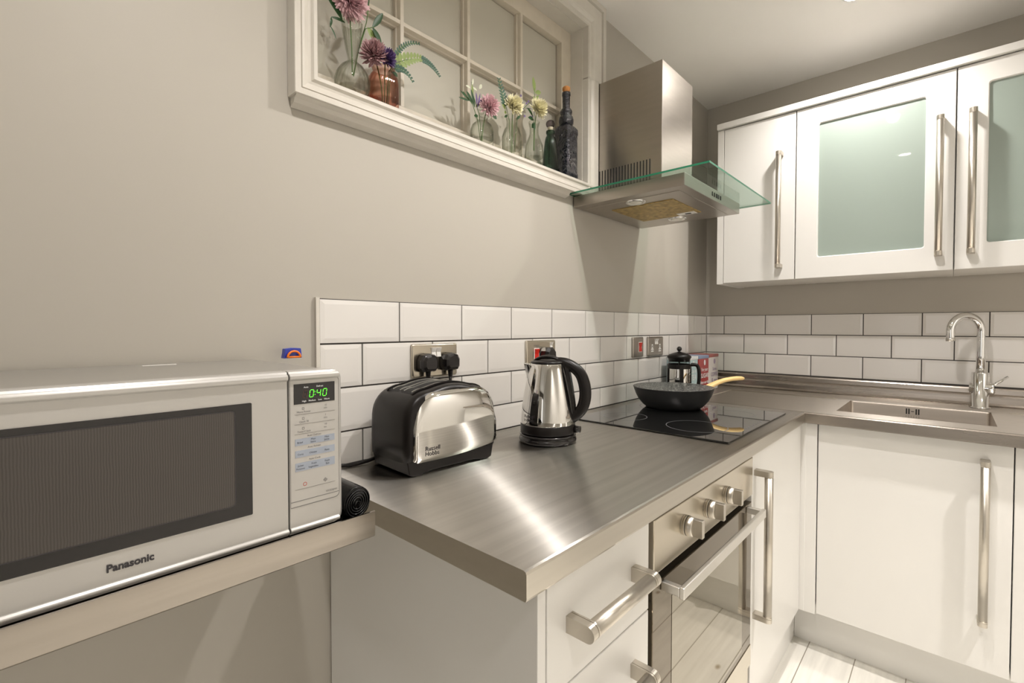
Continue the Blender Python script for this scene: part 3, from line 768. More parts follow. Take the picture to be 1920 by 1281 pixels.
for sgn in (-1, 1):
    m = MB()
    # chrome side panel, slightly bowed
    x0, x1, z0, z1 = -.108, .118, .030, .168
    N_ = 24; rows = []
    for a in range(N_+1):
        tt = a/N_; x = x0+(x1-x0)*tt
        # panel top edge follows a soft arch with round shoulders
        e_ = min(tt, 1-tt)*(x1-x0); sh = .050
        top = z1-(0 if e_ > sh else (.058*(1-math.sqrt(max(0, 1-((sh-e_)/sh)**2)))))+.006*math.sin(PI*tt)
        bot = z0+.0+.004*(1-4*(tt-.5)**2)*-1+.010*tt+(0 if e_ > .006 else .004*(1-e_/.006))
        col = []
        for b in range(15):
            s_ = b/14; z = bot+(top-bot)*s_
            bow = .004+.005*(1-(2*tt-1)**2)+.0035*(1-(2*s_-1)**4)-.010*max(0, s_-.6)**2*3
            col.append((x, sgn*(W+bow-.004), z))
        rows.append(col)
    for a in range(N_):
        for b in range(14):
            m.add([rows[a][b], rows[a+1][b], rows[a+1][b+1], rows[a][b+1]], [(0, 1, 2, 3)], True)
    edge = [rows[a][0] for a in range(N_+1)]+[rows[N_][b] for b in range(1, 15)]+[rows[a][14] for a in range(N_-1, -1, -1)]+[rows[0][b] for b in range(13, 0, -1)]
    m.rings([edge, [(x, sgn*(W-.011), z) for x, y, z in edge]], cap0=False, cap1=False)
    o = m.build('side_panel', mirror_m, to, local=True)
    import bmesh
    bm = bmesh.new(); bm.from_mesh(o.data); bmesh.ops.remove_doubles(bm, verts=bm.verts, dist=1e-5); bmesh.ops.recalc_face_normals(bm, faces=bm.faces); bm.to_mesh(o.data); bm.free()
m = MB()
m.merge_text('Russell', .0132, (-.083, -W-.0066, .0525), (1, -.052, 0), (0, 0, 1))
m.merge_text('Hobbs', .0132, (-.083, -W-.0064, .0418), (1, -.052, 0), (0, 0, 1))
def panel_y(x, z):
    tt = (x+.108)/.226; s_ = min(1, max(0, (z-.032-.010*tt)/(.142-.010*tt)))
    return W+.005*(1-(2*tt-1)**2)+.0035*(1-(2*s_-1)**4)
m.v = [(x, -panel_y(x, z)-.0011, z) for x, y, z in m.v]
m.build('brand_print', print_dark, to, local=True)
def zt(x): 
    o_ = touter(0); 
    for (a, za), (b, zb2) in zip(o_[:-1], o_[1:]):
        if a <= x <= b and za > .1: return za+(zb2-za)*(x-a)/(b-a+1e-9)
    return .18
def strip(m, y0, y1, xa, xb, h, n=24):
    r0 = []
    for k in range(n+1):
        x = xa+(xb-xa)*k/n; z = zt(x)+h
        r0.append([(x, y0, z-.003), (x, y0, z), (x, y1, z), (x, y1, z-.003)])
    m.rings(r0, smooth=False)
m = MB(); strip(m, -.048, .048, -.092, .092, .0008); m.build('slot_opening', dark_m, to, local=True)
m = MB(); strip(m, -.052, -.047, -.094, .094, .0040); strip(m, .047, .052, -.094, .094, .0040); m.build('top_rim', black_p, to, local=True)
m = MB()
for y in (-.040, -.010, .006, .034): strip(m, y, y+.0024, -.086, .086, .0022)
m.build('bread_guides', alu_m, to, local=True)
m = MB(); m.box(.1215, .136, -.016, .016, .120, .134); m.build('lever', black_g, to, local=True, bevel=.003)
m = MB(); m.tube([(.1215, 0, .06), (.132, 0, .06)], .014, 24); m.build('browning_dial', black_g, to, local=True)
for x, y in ((-.095, -.055), (.095, -.055), (-.095, .055), (.095, .055)):
    MB().lathe((x, y, 0), [(.008, .0004), (.008, .006)], 12).build('foot', black_p, to, local=True)

# ------------------------------------------------------------------ kettle
KX, KY = -1.638, -.188
kt = thing('kettle', (KX, KY, ZW), 'polished steel jug kettle with a big black loop handle', 'kettle')
c = (KX, KY, ZW)
MB().lathe(c, [(.070, .0005), (.0765, .002), (.078, .007), (.077, .012), (.072, .015), (.073, .018), (.0765, .0195), (.0765, .022), (.070, .0235)], 48).build('power_base', black_g, kt)
MB().lathe(c, [(.068, .0236), (.0735, .025), (.0745, .030), (.0742, .048), (.0735, .0495)], 48).build('lower_band', black_p, kt)
prof = [(.0732, .0497), (.0738, .052)]
for k in range(1, 15):
    t_ = k/14; prof.append((.0738-.0265*t_**1.5-.0015*math.sin(PI*t_)*0, .052+.156*t_))
prof += [(.0455, .2115), (.0445, .212)]
b = MB().lathe(c, prof, 56).build('body', mirror_m, kt)
hdv = (R0*.95-Vector((F_.x, F_.y, 0)).normalized()*.33).normalized()
MB().lathe(c, [(.0440, .2122), (.0470, .2135), (.0468, .2155), (.041, .2185), (.028, .2200), (.012, .2205), (.001, .2207)], 40).build('lid', black_p, kt)
m = MB(); sd = hdv
top = Vector(c)+Vector((0, 0, 0))
m.tube([top+sd*a+Vector((0, 0, z)) for a, z in ((-.038, .2175), (-.028, .2235), (-.014, .2280), (.0, .2292), (.014, .2280), (.028, .2235), (.038, .2175))], [.0035, .0045, .0048, .005, .0048, .0045, .0035], 14, flat=2.2)
m.build('lid_grip', black_p, kt)
m = MB()
P_ = [(.026, .216), (.048, .2135), (.070, .203), (.090, .184), (.1005, .155), (.1025, .125), (.096, .098), (.084, .080), (.068, .066), (.058, .056)]
from itertools import chain
def smooth_path(ps, n=5):
    out = []; P = [Vector(p) for p in ps]; P = [P[0]]+P+[P[-1]]
    for i in range(1, len(P)-2):
        for k in range(n):
            t_ = k/n; a, b_, c_, d_ = P[i-1], P[i], P[i+1], P[i+2]
            out.append(.5*((2*b_)+(-a+c_)*t_+(2*a-5*b_+4*c_-d_)*t_*t_+(-a+3*b_-3*c_+d_)*t_**3))
    out.append(P[-2]); return out
pp = smooth_path([Vector(c)+sd*a+Vector((0, 0, z)) for a, z in P_], 4)
rr = [.0125+.0035*math.sin(PI*k/(len(pp)-1)) for k in range(len(pp))]; rr[-1] = .008; rr[-2] = .010
m.tube(pp, rr, 20, up=sd.cross(Vector((0, 0, 1))), flat=1)
m.build('handle', black_p, kt)
m = MB(); r_in = [(.0560, .2085), (.0665, .150), (.0735, .100), (.0755, .060)]
for w2 in (1,):
    rs = []
    for a, z in r_in:
        pc = Vector(c)+sd*(a-.004)+Vector((0, 0, z)); tv = Vector((0, 0, 1)).cross(sd)
        rs.append([pc+tv*.012-sd*.004, pc+tv*.010+sd*.006, pc-tv*.010+sd*.006, pc-tv*.012-sd*.004])
    m.rings(rs, smooth=False)
m.build('water_gauge', black_g, kt)
m = MB(); nd = -sd
m.rings([[Vector(c)+nd*(a+.0)+Vector((0, 0, z))+Vector((0, 0, 1)).cross(nd)*w_*s_ for s_ in (-1, -.5, 0, .5, 1)]+[Vector(c)+nd*(a-.03)+Vector((0, 0, z))] for a, z, w_ in ((.0575, .165, .004), (.0585, .185, .012), (.062, .206, .017), (.063, .2115, .017))])
m.build('spout', mirror_m, kt)
m = MB(); m.box(0, 0, 0, 0, 0, 0); m = MB()
bd_ = (-Vector((F_.x, F_.y, 0)).normalized()*.72-R0*.70).normalized(); br_ = Vector((0, 0, 1)).cross(bd_)
m.merge_text('Russell', .011, Vector(c)+bd_*.0752-br_*.017+Vector((0, 0, .072)), br_, (0, 0, 1), bold=.0002)
m.merge_text('Hobbs', .011, Vector(c)+bd_*.0762-br_*.017+Vector((0, 0, .062)), br_, (0, 0, 1), bold=.0002)
m.build('brand_print', print_dark, kt)
m = MB(); q = Vector(c)+sd*.074+Vector((0, 0, .037)); m.tube([q, q+sd*.016], [.010, .008], 14, flat=1.4); m.build('switch', black_g, kt)

# ------------------------------------------------------------------ frying pan
PX, PY, PZ = -.906, -.215, ZW+.0047
pn = thing('frying_pan', (PX, PY, PZ), 'dark grey deep frying pan with a pale wooden-look handle on the hob', 'pan')
c = (PX, PY, PZ)
outp = [(.0, .0006), (.094, .0006), (.100, .003), (.113, .014), (.127, .031), (.137, .050), (.1435, .068), (.1465, .0775)]
m = MB(); n = 64
rings = [[(c[0]+r*math.cos(2*PI*j/n), c[1]+r*math.sin(2*PI*j/n), c[2]+z) for j in range(n)] for r, z in outp[1:]]
inp = [(.1445, .0790), (.1425, .0775), (.139, .066), (.133, .050), (.123, .032), (.110, .016), (.096, .0055)]
m.rings(rings+[[(c[0]+r*math.cos(2*PI*j/n), c[1]+r*math.sin(2*PI*j/n), c[2]+z) for j in range(n)] for r, z in ((.1472, .0785), (.1465, .0792), inp[0])], cap1=False)
m.build('body', pan_out, pn)
m = MB(); m.rings([[(c[0]+r*math.cos(2*PI*j/n), c[1]+r*math.sin(2*PI*j/n), c[2]+z) for j in range(n)] for r, z in inp]); m.build('inner_coating', pan_in, pn)
hv = (R0*.967+Vector((F_.x, F_.y, 0)).normalized()*.254).normalized(); hs = Vector((0, 0, 1)).cross(hv)
m = MB(); rs = []
for t_, z, wd, th in ((.142, .066, .017, .011), (.155, .0705, .017, .010), (.175, .0795, .0145, .009), (.200, .0885, .0125, .0085), (.230, .0965, .0120, .008), (.262, .101, .0125, .008), (.290, .1025, .0130, .008), (.308, .1020, .0125, .0075), (.315, .1015, .0100, .005), (.3175, .101, .005, .0025)):
    p0_ = Vector(c)+hv*t_+Vector((0, 0, z))
    rs.append([p0_+hs*wd*math.copysign(abs(math.cos(a))**.7, math.cos(a))+Vector((0, 0, th*math.copysign(abs(math.sin(a))**.7, math.sin(a)))) for a in [2*PI*k/20 for k in range(20)]])
m.rings(rs); m.build('handle', handle_y, pn)
for s_ in (-.012, .012):
    q = Vector(c)+hv*.1385+hs*s_+Vector((0, 0, .062)); MB().tube([q, q-hv*.004], .004, 14).build('rivet', chrome, pn)

# ------------------------------------------------------------------ french press
FX, FY = -.668, -.136
fp = thing('french_press', (FX, FY, ZW), 'black french press with a domed lid behind the frying pan', 'coffee press')
c = (FX, FY, ZW)
m = MB(); m.rings([[(c[0]+r*math.cos(2*PI*j/36), c[1]+r*math.sin(2*PI*j/36), c[2]+z) for j in range(36)] for r, z in ((.042, .010), (.0445, .012), (.0445, .172), (.047, .176))], cap1=False)
m.build('beaker', press_g, fp)
m = MB()
m.lathe(c, [(.048, .0005), (.050, .004), (.050, .018), (.046, .020)], 40)
for z0_, z1_ in ((.133, .152),):
    n = 40; m.rings([[(c[0]+r*math.cos(2*PI*j/n), c[1]+r*math.sin(2*PI*j/n), c[2]+z) for j in range(n)] for r, z in ((.0455, z0_), (.0495, z0_), (.0495, z1_), (.0455, z1_), (.0455, z0_))], cap0=False, cap1=False, smooth=False)
hdp = (R0*.93-Vector((F_.x, F_.y, 0)).normalized()*.36).normalized()
a0 = math.atan2(R0.y, R0.x)
for k in range(4):
    a = a0+k*PI/2-.12; dvv = Vector((math.cos(a), math.sin(a), 0)); tv = Vector((-dvv.y, dvv.x, 0))
    p_ = Vector(c)+dvv*.0475
    m.rings([[p_+tv*.0075+dvv*.002, p_+tv*.0075-dvv*.002, p_-tv*.0075-dvv*.002, p_-tv*.0075+dvv*.002]]+[[q_+Vector((0, 0, .14)) for q_ in [p_+tv*.0075+dvv*.002, p_+tv*.0075-dvv*.002, p_-tv*.0075-dvv*.002, p_-tv*.0075+dvv*.002]]], smooth=False)
m.build('frame', black_p, fp)
m = MB(); m.rings([[(c[0]+r*math.cos(2*PI*j/36), c[1]+r*math.sin(2*PI*j/36), c[2]+z) for j in range(36)] for r, z in ((.0449, .012), (.0451, .014), (.0451, .132), (.0449, .1335))], cap0=False, cap1=False); m.build('steel_sleeve', mirror_m, fp)
m = MB(); m.lathe(c, [(.040, .020), (.040, .026), (.012, .030), (.004, .031), (.003, .19)], 32); m.build('plunger', chrome, fp)
m = MB(); m.lathe(c, [(.043, .163), (.0455, .176), (.0495, .180), (.0490, .186), (.040, .193), (.025, .199), (.010, .203), (.005, .206)], 40); m.build('lid', black_p, fp)
m = MB(); m.lathe((FX, FY, ZW+.2165), [(.0105*math.cos(a), .0105*math.sin(a)) for a in [-PI/2+.12+k*(PI-.24)/12 for k in range(13)]], 28); m.build('lid_knob', black_g, fp)
m = MB(); hp = smooth_path([Vector(c)+hdp*a+Vector((0, 0, z)) for a, z in ((.048, .150), (.066, .150), (.076, .140), (.080, .110), (.078, .070), (.070, .045), (.062, .036))], 4)
m.tube(hp, .0075, 14, up=hdp.cross(Vector((0, 0, 1))), flat=1); m.build('handle', black_p, fp)

# ------------------------------------------------------------------ storage tins in the corner
def tin(x0, x1, y0, y1, h, body, lid, words, ink, label, lines):
    xm = (x0+x1)/2
    t = thing('storage_tin', (xm, (y0+y1)/2, ZW), label, 'tin', 'storage tins in the corner')
    zb = ZW+.0006
    MB().box(x0, x1, y0, y1, zb, zb+h).build('body', body, t, bevel=.004)
    MB().box(x0-.0012, x1+.0012, y0-.0012, y1+.0012, zb+h-.010, zb+h+.006).build('lid', lid, t, bevel=.003)
    m = MB()
    for txt, s_, z in lines: m.merge_text(txt, s_, (xm+.008, y0-.0008, zb+z), (1, 0, 0), (0, 0, 1), bold=.0005, align='CENTER', lift=.0006)
    # spoon mark above the words
    m.prism([(xm+.008+.010*math.cos(a), zb+.140+.013*math.sin(a)) for a in [2*PI*k/20 for k in range(20)]], 'y', y0-.0018, y0-.0006)
    m.build('print', ink, t)
    return t
tin(-.425, -.300, -.125, -.025, .168, red_m, bluelid, None, print_white, 'red storage tin with a blue lid and the word SUGAR, middle of three', [('For your', .022, .100), ('SUGAR', .030, .068), ('from our tin', .020, .040)])
tin(-.297, -.172, -.125, -.025, .170, offw_m, redlid, None, print_lilac, 'off-white storage tin with a red lid in the corner, right of the red tin', [('Some', .022, .096), ('COFFEE', .026, .068), ('& tea', .036, .034)])
tin(-.553, -.428, -.123, -.025, .168, teal_m, whitelid, None, print_white, 'pale teal storage tin with a white lid, mostly hidden behind the french press', [('Cup of', .022, .100), ('TEA', .036, .066), ('for you', .020, .040)])

# ------------------------------------------------------------------ shelf and microwave
sh = thing('wall_shelf', (-2.9, -.18, .895), 'stainless steel wall shelf with a folded front edge under the microwave', 'shelf')
m = MB(); m.prism([(-.359, .895), (-.357, .893), (-.340, .893), (-.340, .896), (-.356, .896), (-.356, .916), (-.002, .916), (-.002, .918), (-.3565, .918), (-.3565, .932), (-.360, .932)], 'x', -3.75, -2.273)
m.box(-2.275, -2.2732, -.3585, -.002, .895, .9165)
m.build('tray', steelS, sh)
for x in (-3.4, -2.95):
    m = MB(); m.prism([(-.001, .70), (-.001, .8925), (-.30, .8925), (-.30, .880), (-.02, .70)], 'x', x, x+.004); m.build('bracket', steelF, sh)

MX0, MX1, MY, MZ0, MZ1 = -2.762, -2.317, -.345, .927, 1.150
mw = thing('microwave', (-2.54, -.18, .918), 'silver microwave oven with a green digital clock on the steel shelf', 'microwave')
m = MB(); m.box(MX0+.004, MX1-.003, -.325, -.006, .925, 1.147); m.build('cabinet', silver_m, mw, bevel=.003)
# front: door and control side, both with a rounded outer lip
def front_block(x0, x1, r, name, parent, left_round, right_round):
    m = MB(); rs = []
    for y, ins in ((-.324, 0), (MY+.006, 0), (MY+.002, .0012), (MY, .004)):
        a = rrect(x0+(ins if left_round else ins*.15), x1-(ins if right_round else ins*.15), MZ0+ins, MZ1-ins, .001, 4,
                  rs=(.012 if left_round else .0008, .012 if right_round else .0008, .012 if right_round else .0008, .012 if left_round else .0008))
        rs.append([(x, y, z) for x, z in a])
    m.rings(rs, smooth=False)
    return m.build(name, silver2_m, parent)
door = front_block(MX0, -2.3945, .01, 'door', mw, True, False)
ctl = front_block(-2.3932, MX1, .01, 'control_side', mw, False, True)
m = MB()   # raised top and bottom lips of the door
for z0_, z1_ in ((1.1365, 1.1465), (.9305, .9385)):
    for xa_, xb_, par in ((MX0+.004, -2.3948, door), (-2.3928, MX1-.006, ctl)):
        m = MB(); m.prism([(MY+.0005, z0_), (MY-.0015, z0_+.0005), (MY-.004, z0_+.003), (MY-.004, z1_-.003), (MY-.0015, z1_-.0005), (MY+.0005, z1_)], 'x', xa_, xb_)
        m.build('raised_lip', silver2_m, par, bevel=.0008)
m = MB(); m.prism(rrect(-2.722, -2.4395, .9715, 1.1135, .0015), 'y', MY-.0012, MY+.001); wn = m.build('window', black_g, door)
m = MB(); m.prism(rrect(-2.704, -2.4585, .987, 1.1065, .005), 'y', MY-.0020, MY-.0011); m.build('viewing_mesh', mwwin_m, wn)
m = MB(); a = rrect(-2.704, -2.4585, .987, 1.1065, .005); b2 = rrect(-2.7028, -2.4597, .9882, 1.1053, .0045)
m.rings([[(x, MY-.0022, z) for x, z in a], [(x, MY-.0022, z) for x, z in b2]], cap0=False, cap1=False, smooth=False); m.build('mesh_border', print_dark, wn)
X_ = (1, 0, 0); Z_ = (0, 0, 1)
m = MB(); m.merge_text('Panasonic', .0112, (-2.5830, MY-.0005, .9505), X_, Z_, bold=.0004, squash=.93); m.build('brand_print', print_dark, door)
m = MB(); m.prism(rrect(-2.3915, -2.3232, .9655, 1.1395, .0065, 5, rs=(.0005, .0065, .0065, .0005)), 'y', MY-.0005, MY+.001); pnl = m.build('control_panel', silver2_m, ctl)
a = rrect(-2.3918, -2.3224, .9645, 1.1403, .007, 6, rs=(.0005, .007, .007, .0005)); b2 = rrect(-2.3915, -2.3232, .9655, 1.1395, .0065, 6, rs=(.0005, .0065, .0065, .0005))
m = MB(); m.rings([[(x, MY-.0006, z) for x, z in a], [(x, MY-.0006, z) for x, z in b2]], cap0=False, cap1=False, smooth=False); m.build('panel_groove', print_grey, ctl)
m = MB(); m.box(-2.3915, -2.3232, MY-.0008, MY-.0004, .9720, .9727); m.build('flap_line', print_grey, ctl)
m = MB(); m.box(-2.3868, -2.3290, MY-.0010, MY-.0004, 1.1045, 1.1320); dsp = m.build('display', black_g, ctl)
# seven-segment clock 0:40
SEG = {'0': 'abcdef', '4': 'fgbc', '8': 'abcdefg'}
def digit(m, ch_, x, z, w_, h, th=.0009):
    sh_ = .0012
    q = {'a': (0, h/2, 1), 'g': (0, 0, 1), 'd': (0, -h/2, 1), 'f': (-w_/2, h/4, 0), 'b': (w_/2, h/4, 0), 'e': (-w_/2, -h/4, 0), 'c': (w_/2, -h/4, 0)}
    for s_ in SEG[ch_]:
        dx, dz, hor = q[s_]; hx, hz = (w_/2-.0006, th/2) if hor else (th/2, h/4-.0005)
        cs = [(dx-hx, dz-hz), (dx+hx, dz-hz), (dx+hx, dz+hz), (dx-hx, dz+hz)]
        m.add([(x+a+b*.13, MY-.0013, z+b) for a, b in cs], [(0, 1, 2, 3)])
m = MB(); zd = 1.1178
digit(m, '0', -2.3625, zd, .0052, .0098); digit(m, '4', -2.3525, zd, .0052, .0098); digit(m, '0', -2.3438, zd, .0052, .0098)
for dz in (-.002, .002): m.add([(-2.3578+a, MY-.0013, zd+dz+b) for a, b in ((-.0005, -.0005), (.0005, -.0005), (.0005, .0005), (-.0005, .0005))], [(0, 1, 2, 3)])
m.build('clock_digits', led_m, dsp)
m = MB(); digit(m, '8', -2.3715, zd, .0052, .0098); m.build('unlit_digit', ledoff_m, dsp)
m = MB()
for s_, x, z in (('Auto', -2.3735, 1.1262), ('Defrost', -2.3560, 1.1262), ('High', -2.3760, 1.1072), ('Medium', -2.3670, 1.1072), ('Low', -2.3535, 1.1072), ('Warm', -2.3450, 1.1072)):
    m.merge_text(s_, .0031, (x, MY-.0012, z), X_, Z_, bold=.00005)
m.build('display_print', print_white, dsp)
m = MB()
for s_, x, z in (('Micro Power', -2.3830, 1.0925), ('Quick 30', -2.3800, 1.0790), ('Timer/Clock', -2.3825, 1.0655), ('10', -2.3445, 1.0985), ('min', -2.3455, 1.0945), ('1', -2.3435, 1.0848), ('min', -2.3455, 1.0808), ('10', -2.3445, 1.0715), ('sec', -2.3455, 1.0675),
                 ('Auto Defrost', -2.3690, 1.0588), ('Auto Reheat', -2.3685, 1.0430), ('Auto Cook', -2.3670, 1.0262)):
    m.merge_text(s_, .0036, (x, MY-.0006, z), X_, Z_)
m.merge_text('NN-E28JMM', .0032, (-2.3430, MY-.0006, .9755), X_, Z_)
for z in (1.0903, 1.0768, 1.0635, .9880): m.box(-2.3860, -2.3290, MY-.0009, MY-.0006, z, z+.00025)

for z in (1.0965, 1.0830, 1.0695):
    a = [(-2.3757, z), (-2.3727, z), (-2.3727, z+.0032), (-2.3757, z+.0032)]; b2 = [(-2.3752, z+.0005), (-2.3732, z+.0005), (-2.3732, z+.0027), (-2.3752, z+.0027)]
    m.rings([[(x, MY-.0008, zz) for x, zz in a], [(x, MY-.0008, zz) for x, zz in b2]], cap0=False, cap1=False)
def diamond(m, x, z, r):
    n = 4; m.rings([[(x+q*math.cos(k*PI/2), MY-.0008, z+q*math.sin(k*PI/2)) for k in range(4)] for q in (r, r-.0007)], cap0=False, cap1=False)
diamond(m, -2.3436, .9935, .0031); diamond(m, -2.3436, .9935, .0016)
m.build('panel_print', print_grey, ctl)
m = MB()
for z0_, z1_ in ((1.0480, 1.0572), (1.0318, 1.0413), (1.0130, 1.0243)): m.box(-2.3855, -2.3295, MY-.0009, MY-.0005, z0_, z1_)
m.build('key_bands', print_blue, ctl)
m = MB()
for s_, x, z in (('Bread', -2.3830, 1.0512), ('Meat', -2.3640, 1.0535), ('Items', -2.3645, 1.0497), ('Meat', -2.3445, 1.0535), ('Joints', -2.3450, 1.0497), ('Curry', -2.3825, 1.0350), ('Chinese', -2.3665, 1.0350), ('Pasta', -2.3445, 1.0350),
                 ('Jacket', -2.3825, 1.0195), ('Potatoes', -2.3845, 1.0152), ('Fresh', -2.3635, 1.0195), ('Vegetables', -2.3680, 1.0152), ('Fresh', -2.3445, 1.0195), ('Fish', -2.3430, 1.0152)):
    m.merge_text(s_, .0033, (x, MY-.0009, z), X_, Z_)
m.build('key_print', print_dark, ctl)
m = MB(); n = 8; m.rings([[(-2.3725+q*math.cos(PI/8+k*PI/4), MY-.0008, .9940+q*math.sin(PI/8+k*PI/4)) for k in range(8)] for q in (.0029, .0021)], cap0=False, cap1=False); m.build('stop_mark', print_red, ctl)
for x in (-2.72, -2.36):
    for y in (-.30, -.04): MB().lathe((x, y, .918), [(.010, .0002), (.010, .0075)], 12).build('foot', black_p, mw)
m = MB(); m.box(-2.50, -2.455, -.055, -.048, 1.1472, 1.1482); m.build('rating_sticker', white_pl, mw)

# roll of black bin bags lying on the shelf end
br = thing('bin_bag_roll', (-2.287, -.19, .918), 'roll of black bin bags lying on the shelf end beside the microwave', 'bin bags')
cx, cz, R1 = -2.288, .9425, .0237
m = MB(); n = 40
def rad(a, k): return R1*(1+.02*math.sin(3*a+k)+.012*math.sin(7*a+2*k))
rings = []
for y, s_ in ((-.045, .9), (-.048, 1), (-.12, 1), (-.2, 1), (-.28, 1), (-.330, 1), (-.334, .97)):
    rings.append([(cx+s_*rad(a, y*8)*math.cos(a)*.93, y, cz+s_*rad(a, y*8)*math.sin(a)) for a in [2*PI*j/n for j in range(n)]])
m.rings(rings); rl = m.build('roll', bag_m, br)
m = MB(); sp_ = []
for k in range(140):
    a = k/140*2*PI*4.2; r = .0065+.0155*k/140; sp_.append((cx+r*math.cos(a)*.93, -.3350-.0008*math.sin(a*3), cz+r*math.sin(a)*(1+.08*math.sin(a*2))))
m.tube(sp_, .0009, 6); m.tube([(cx-.006, -.336, cz-.004), (cx-.002, -.337, cz+.004), (cx+.004, -.336, cz+.001), (cx+.001, -.337, cz-.006)], .0011, 6)
m.build('folded_layers', mat('bag_film_edge', (.014, .014, .015), .22), rl)
# loose end of the bag lying under the microwave front
m = MB(); rs = []
for x, yf, zf in ((-2.3160, -.352, .9205), (-2.312, -.354, .924), (-2.305, -.3555, .9245), (-2.30, -.355, .923), (-2.29, -.352, .9215), (-2.280, -.345, .9195)):
    rs.append([(x, yf, zf), (x, yf+.02, .9195), (x, yf+.05, .9185), (x, yf+.05, .9195), (x, yf+.02, .9205), (x, yf+.001, zf+.0015)])
m.rings(rs); m.build('loose_end', bag_m, br)

cl = thing('bag_clip', (-2.256, -.035, 1.1475), 'small blue and orange plastic clip lying on top of the microwave', 'clip')
m = MB(); m.prism([(-2.2745, 1.1476), (-2.2385, 1.1476), (-2.2395, 1.160), (-2.2405, 1.1668), (-2.256, 1.1682), (-2.2715, 1.1665), (-2.2725, 1.158)], 'y', -.034, -.020); m.build('back_plate', blue_pl, cl, bevel=.001)
m = MB(); pts = [(-2.256+.0125*math.cos(a), -.038, 1.149+.0125*math.sin(a)) for a in [PI-k*PI/14 for k in range(15)]]
m.tube(pts, .0022, 8); m.tube([(-2.2685, -.038, 1.1500), (-2.2435, -.038, 1.1500)], .0020, 8); m.build('loop', orange_pl, cl)

# ------------------------------------------------------------------ vases and bottles on the window sill
VS = NZ0+.0004
def vase(name, x, y, prof, mt, label, cat='vase', n=40, flute=0, nf=0, thick=.0022, sq=0, group='glass vases on the window sill'):
    v = thing(name, (x, y, VS), label, cat, group)
    inner = [(max(r-thick, .001), max(z, .004)) for r, z in prof[::-1] if z > .004]
    m = MB(); m.lathe((x, y, VS), prof+inner, n, flute, nf, sq=sq)
    m.build('glass', mt, v)
    return v
vase('bud_vase', -2.100, .010, [(.020, .0005), (.030, .004), (.037, .018), (.0385, .034), (.034, .052), (.024, .068), (.013, .077), (.0095, .082), (.010, .088), (.0145, .110), (.0195, .140), (.0230, .165)], clear_g, 'tall clear fluted glass vase with a round foot bulb, leftmost on the sill', n=72, flute=.035, nf=18)
vase('pink_vase', -2.018, .012, [(.026, .0005), (.034, .003), (.0355, .02), (.0355, .060), (.033, .074), (.026, .084), (.0235, .088), (.024, .092), (.027, .096)], pink_g, 'textured pink glass vase holding purple and dusty pink flowers', n=64, flute=.03, nf=14)
vase('bottle_vase', -1.694, .012, [(.026, .0005), (.0335, .003), (.0345, .02), (.0340, .046), (.029, .062), (.019, .071), (.016, .078), (.0185, .084), (.020, .086)], clear_g, 'short clear glass bottle vase holding a pink bloom', n=40)
vase('bottle_vase', -1.566, .012, [(.024, .0005), (.0295, .003), (.0305, .03), (.0295, .070), (.024, .088), (.0175, .098), (.0165, .112), (.0190, .128), (.0195, .130)], clear_g, 'clear fluted glass bottle vase holding a cream bloom, left of the other cream one', n=64, flute=.025, nf=16)
vase('bottle_vase', -1.460, .012, [(.024, .0005), (.0295, .003), (.0310, .03), (.0280, .070), (.020, .090), (.0145, .106), (.0140, .125), (.0175, .142), (.018, .145)], clear_g, 'clear fluted glass bottle vase holding a cream bloom, beside the green bottle', n=64, flute=.035, nf=14)
gb = vase('stoppered_bottle', -1.377, .010, [(.022, .0005), (.0265, .003), (.0270, .012), (.0235, .06), (.0185, .105), (.0160, .118), (.0125, .124), (.0120, .130), (.0145, .132), (.0145, .140), (.011, .141)], green_g, 'dark green ribbed glass bottle with a glass ball stopper', 'bottle', n=80, flute=.03, nf=22, group='bottles on the window sill')
MB().lathe((-1.377, .010, VS+.136), [(.0085, 0), (.0085, .014), (.010, .016)], 24).build('stopper_cork', mat('pale_cork', (.62, .56, .42), .7), gb)
MB().lathe((-1.377, .010, VS+.153), [(.007, 0), (.0135, .004), (.0155, .011), (.0135, .018), (.007, .023), (.001, .024)], 28).build('stopper', thin_glass('smoky_glass', (.55, .50, .52), (.20, .16, .18)), gb)
db = thing('dark_bottle', (-1.285, .012, VS), 'tall dark embossed glass bottle with a cork, rightmost on the sill', 'bottle', 'bottles on the window sill')
m = MB(); c = (-1.285, .012, VS)
m.lathe(c, [(.030, .0005), (.0335, .004), (.0335, .016), (.0318, .020), (.0318, .150), (.0335, .154), (.0335, .170), (.026, .181), (.020, .186)], 48, sq=6)
m.lathe(c, [(.020, .184), (.0255, .192), (.0265, .204), (.0240, .215), (.0180, .221), (.0205, .227), (.0210, .236), (.0175, .243), (.0135, .247), (.0135, .290), (.0150, .291), (.0150, .301), (.0125, .302)], 36)
m.build('glass', darkbottle, db)
MB().lathe((-1.285, .012, VS+.296), [(.0105, 0), (.0105, .010), (.0135, .014), (.0138, .022), (.010, .026), (.002, .027)], 24).build('cork', cork_m, db)
m = MB()   # embossed relief on the near faces
for k in range(26):
    a = random.uniform(.03, .145); u_ = random.uniform(-.022, .022); f_ = random.choice((0, 1))
    L_ = random.uniform(.004, .010); th_ = random.uniform(0, PI)
    p = [Vector((u_+s_*L_*math.cos(th_), a+s_*L_*math.sin(th_)+.003*math.sin(s_*3), 0)) for s_ in (-1, -.3, .4, 1)]
    if f_: pts = [(c[0]+q.x, c[1]-.0318, c[2]+q.y) for q in p]
    else: pts = [(c[0]-.0318, c[1]+q.x, c[2]+q.y) for q in p]
    m.tube(pts, .0012, 6)
m.build('embossing', darkbottle, db)

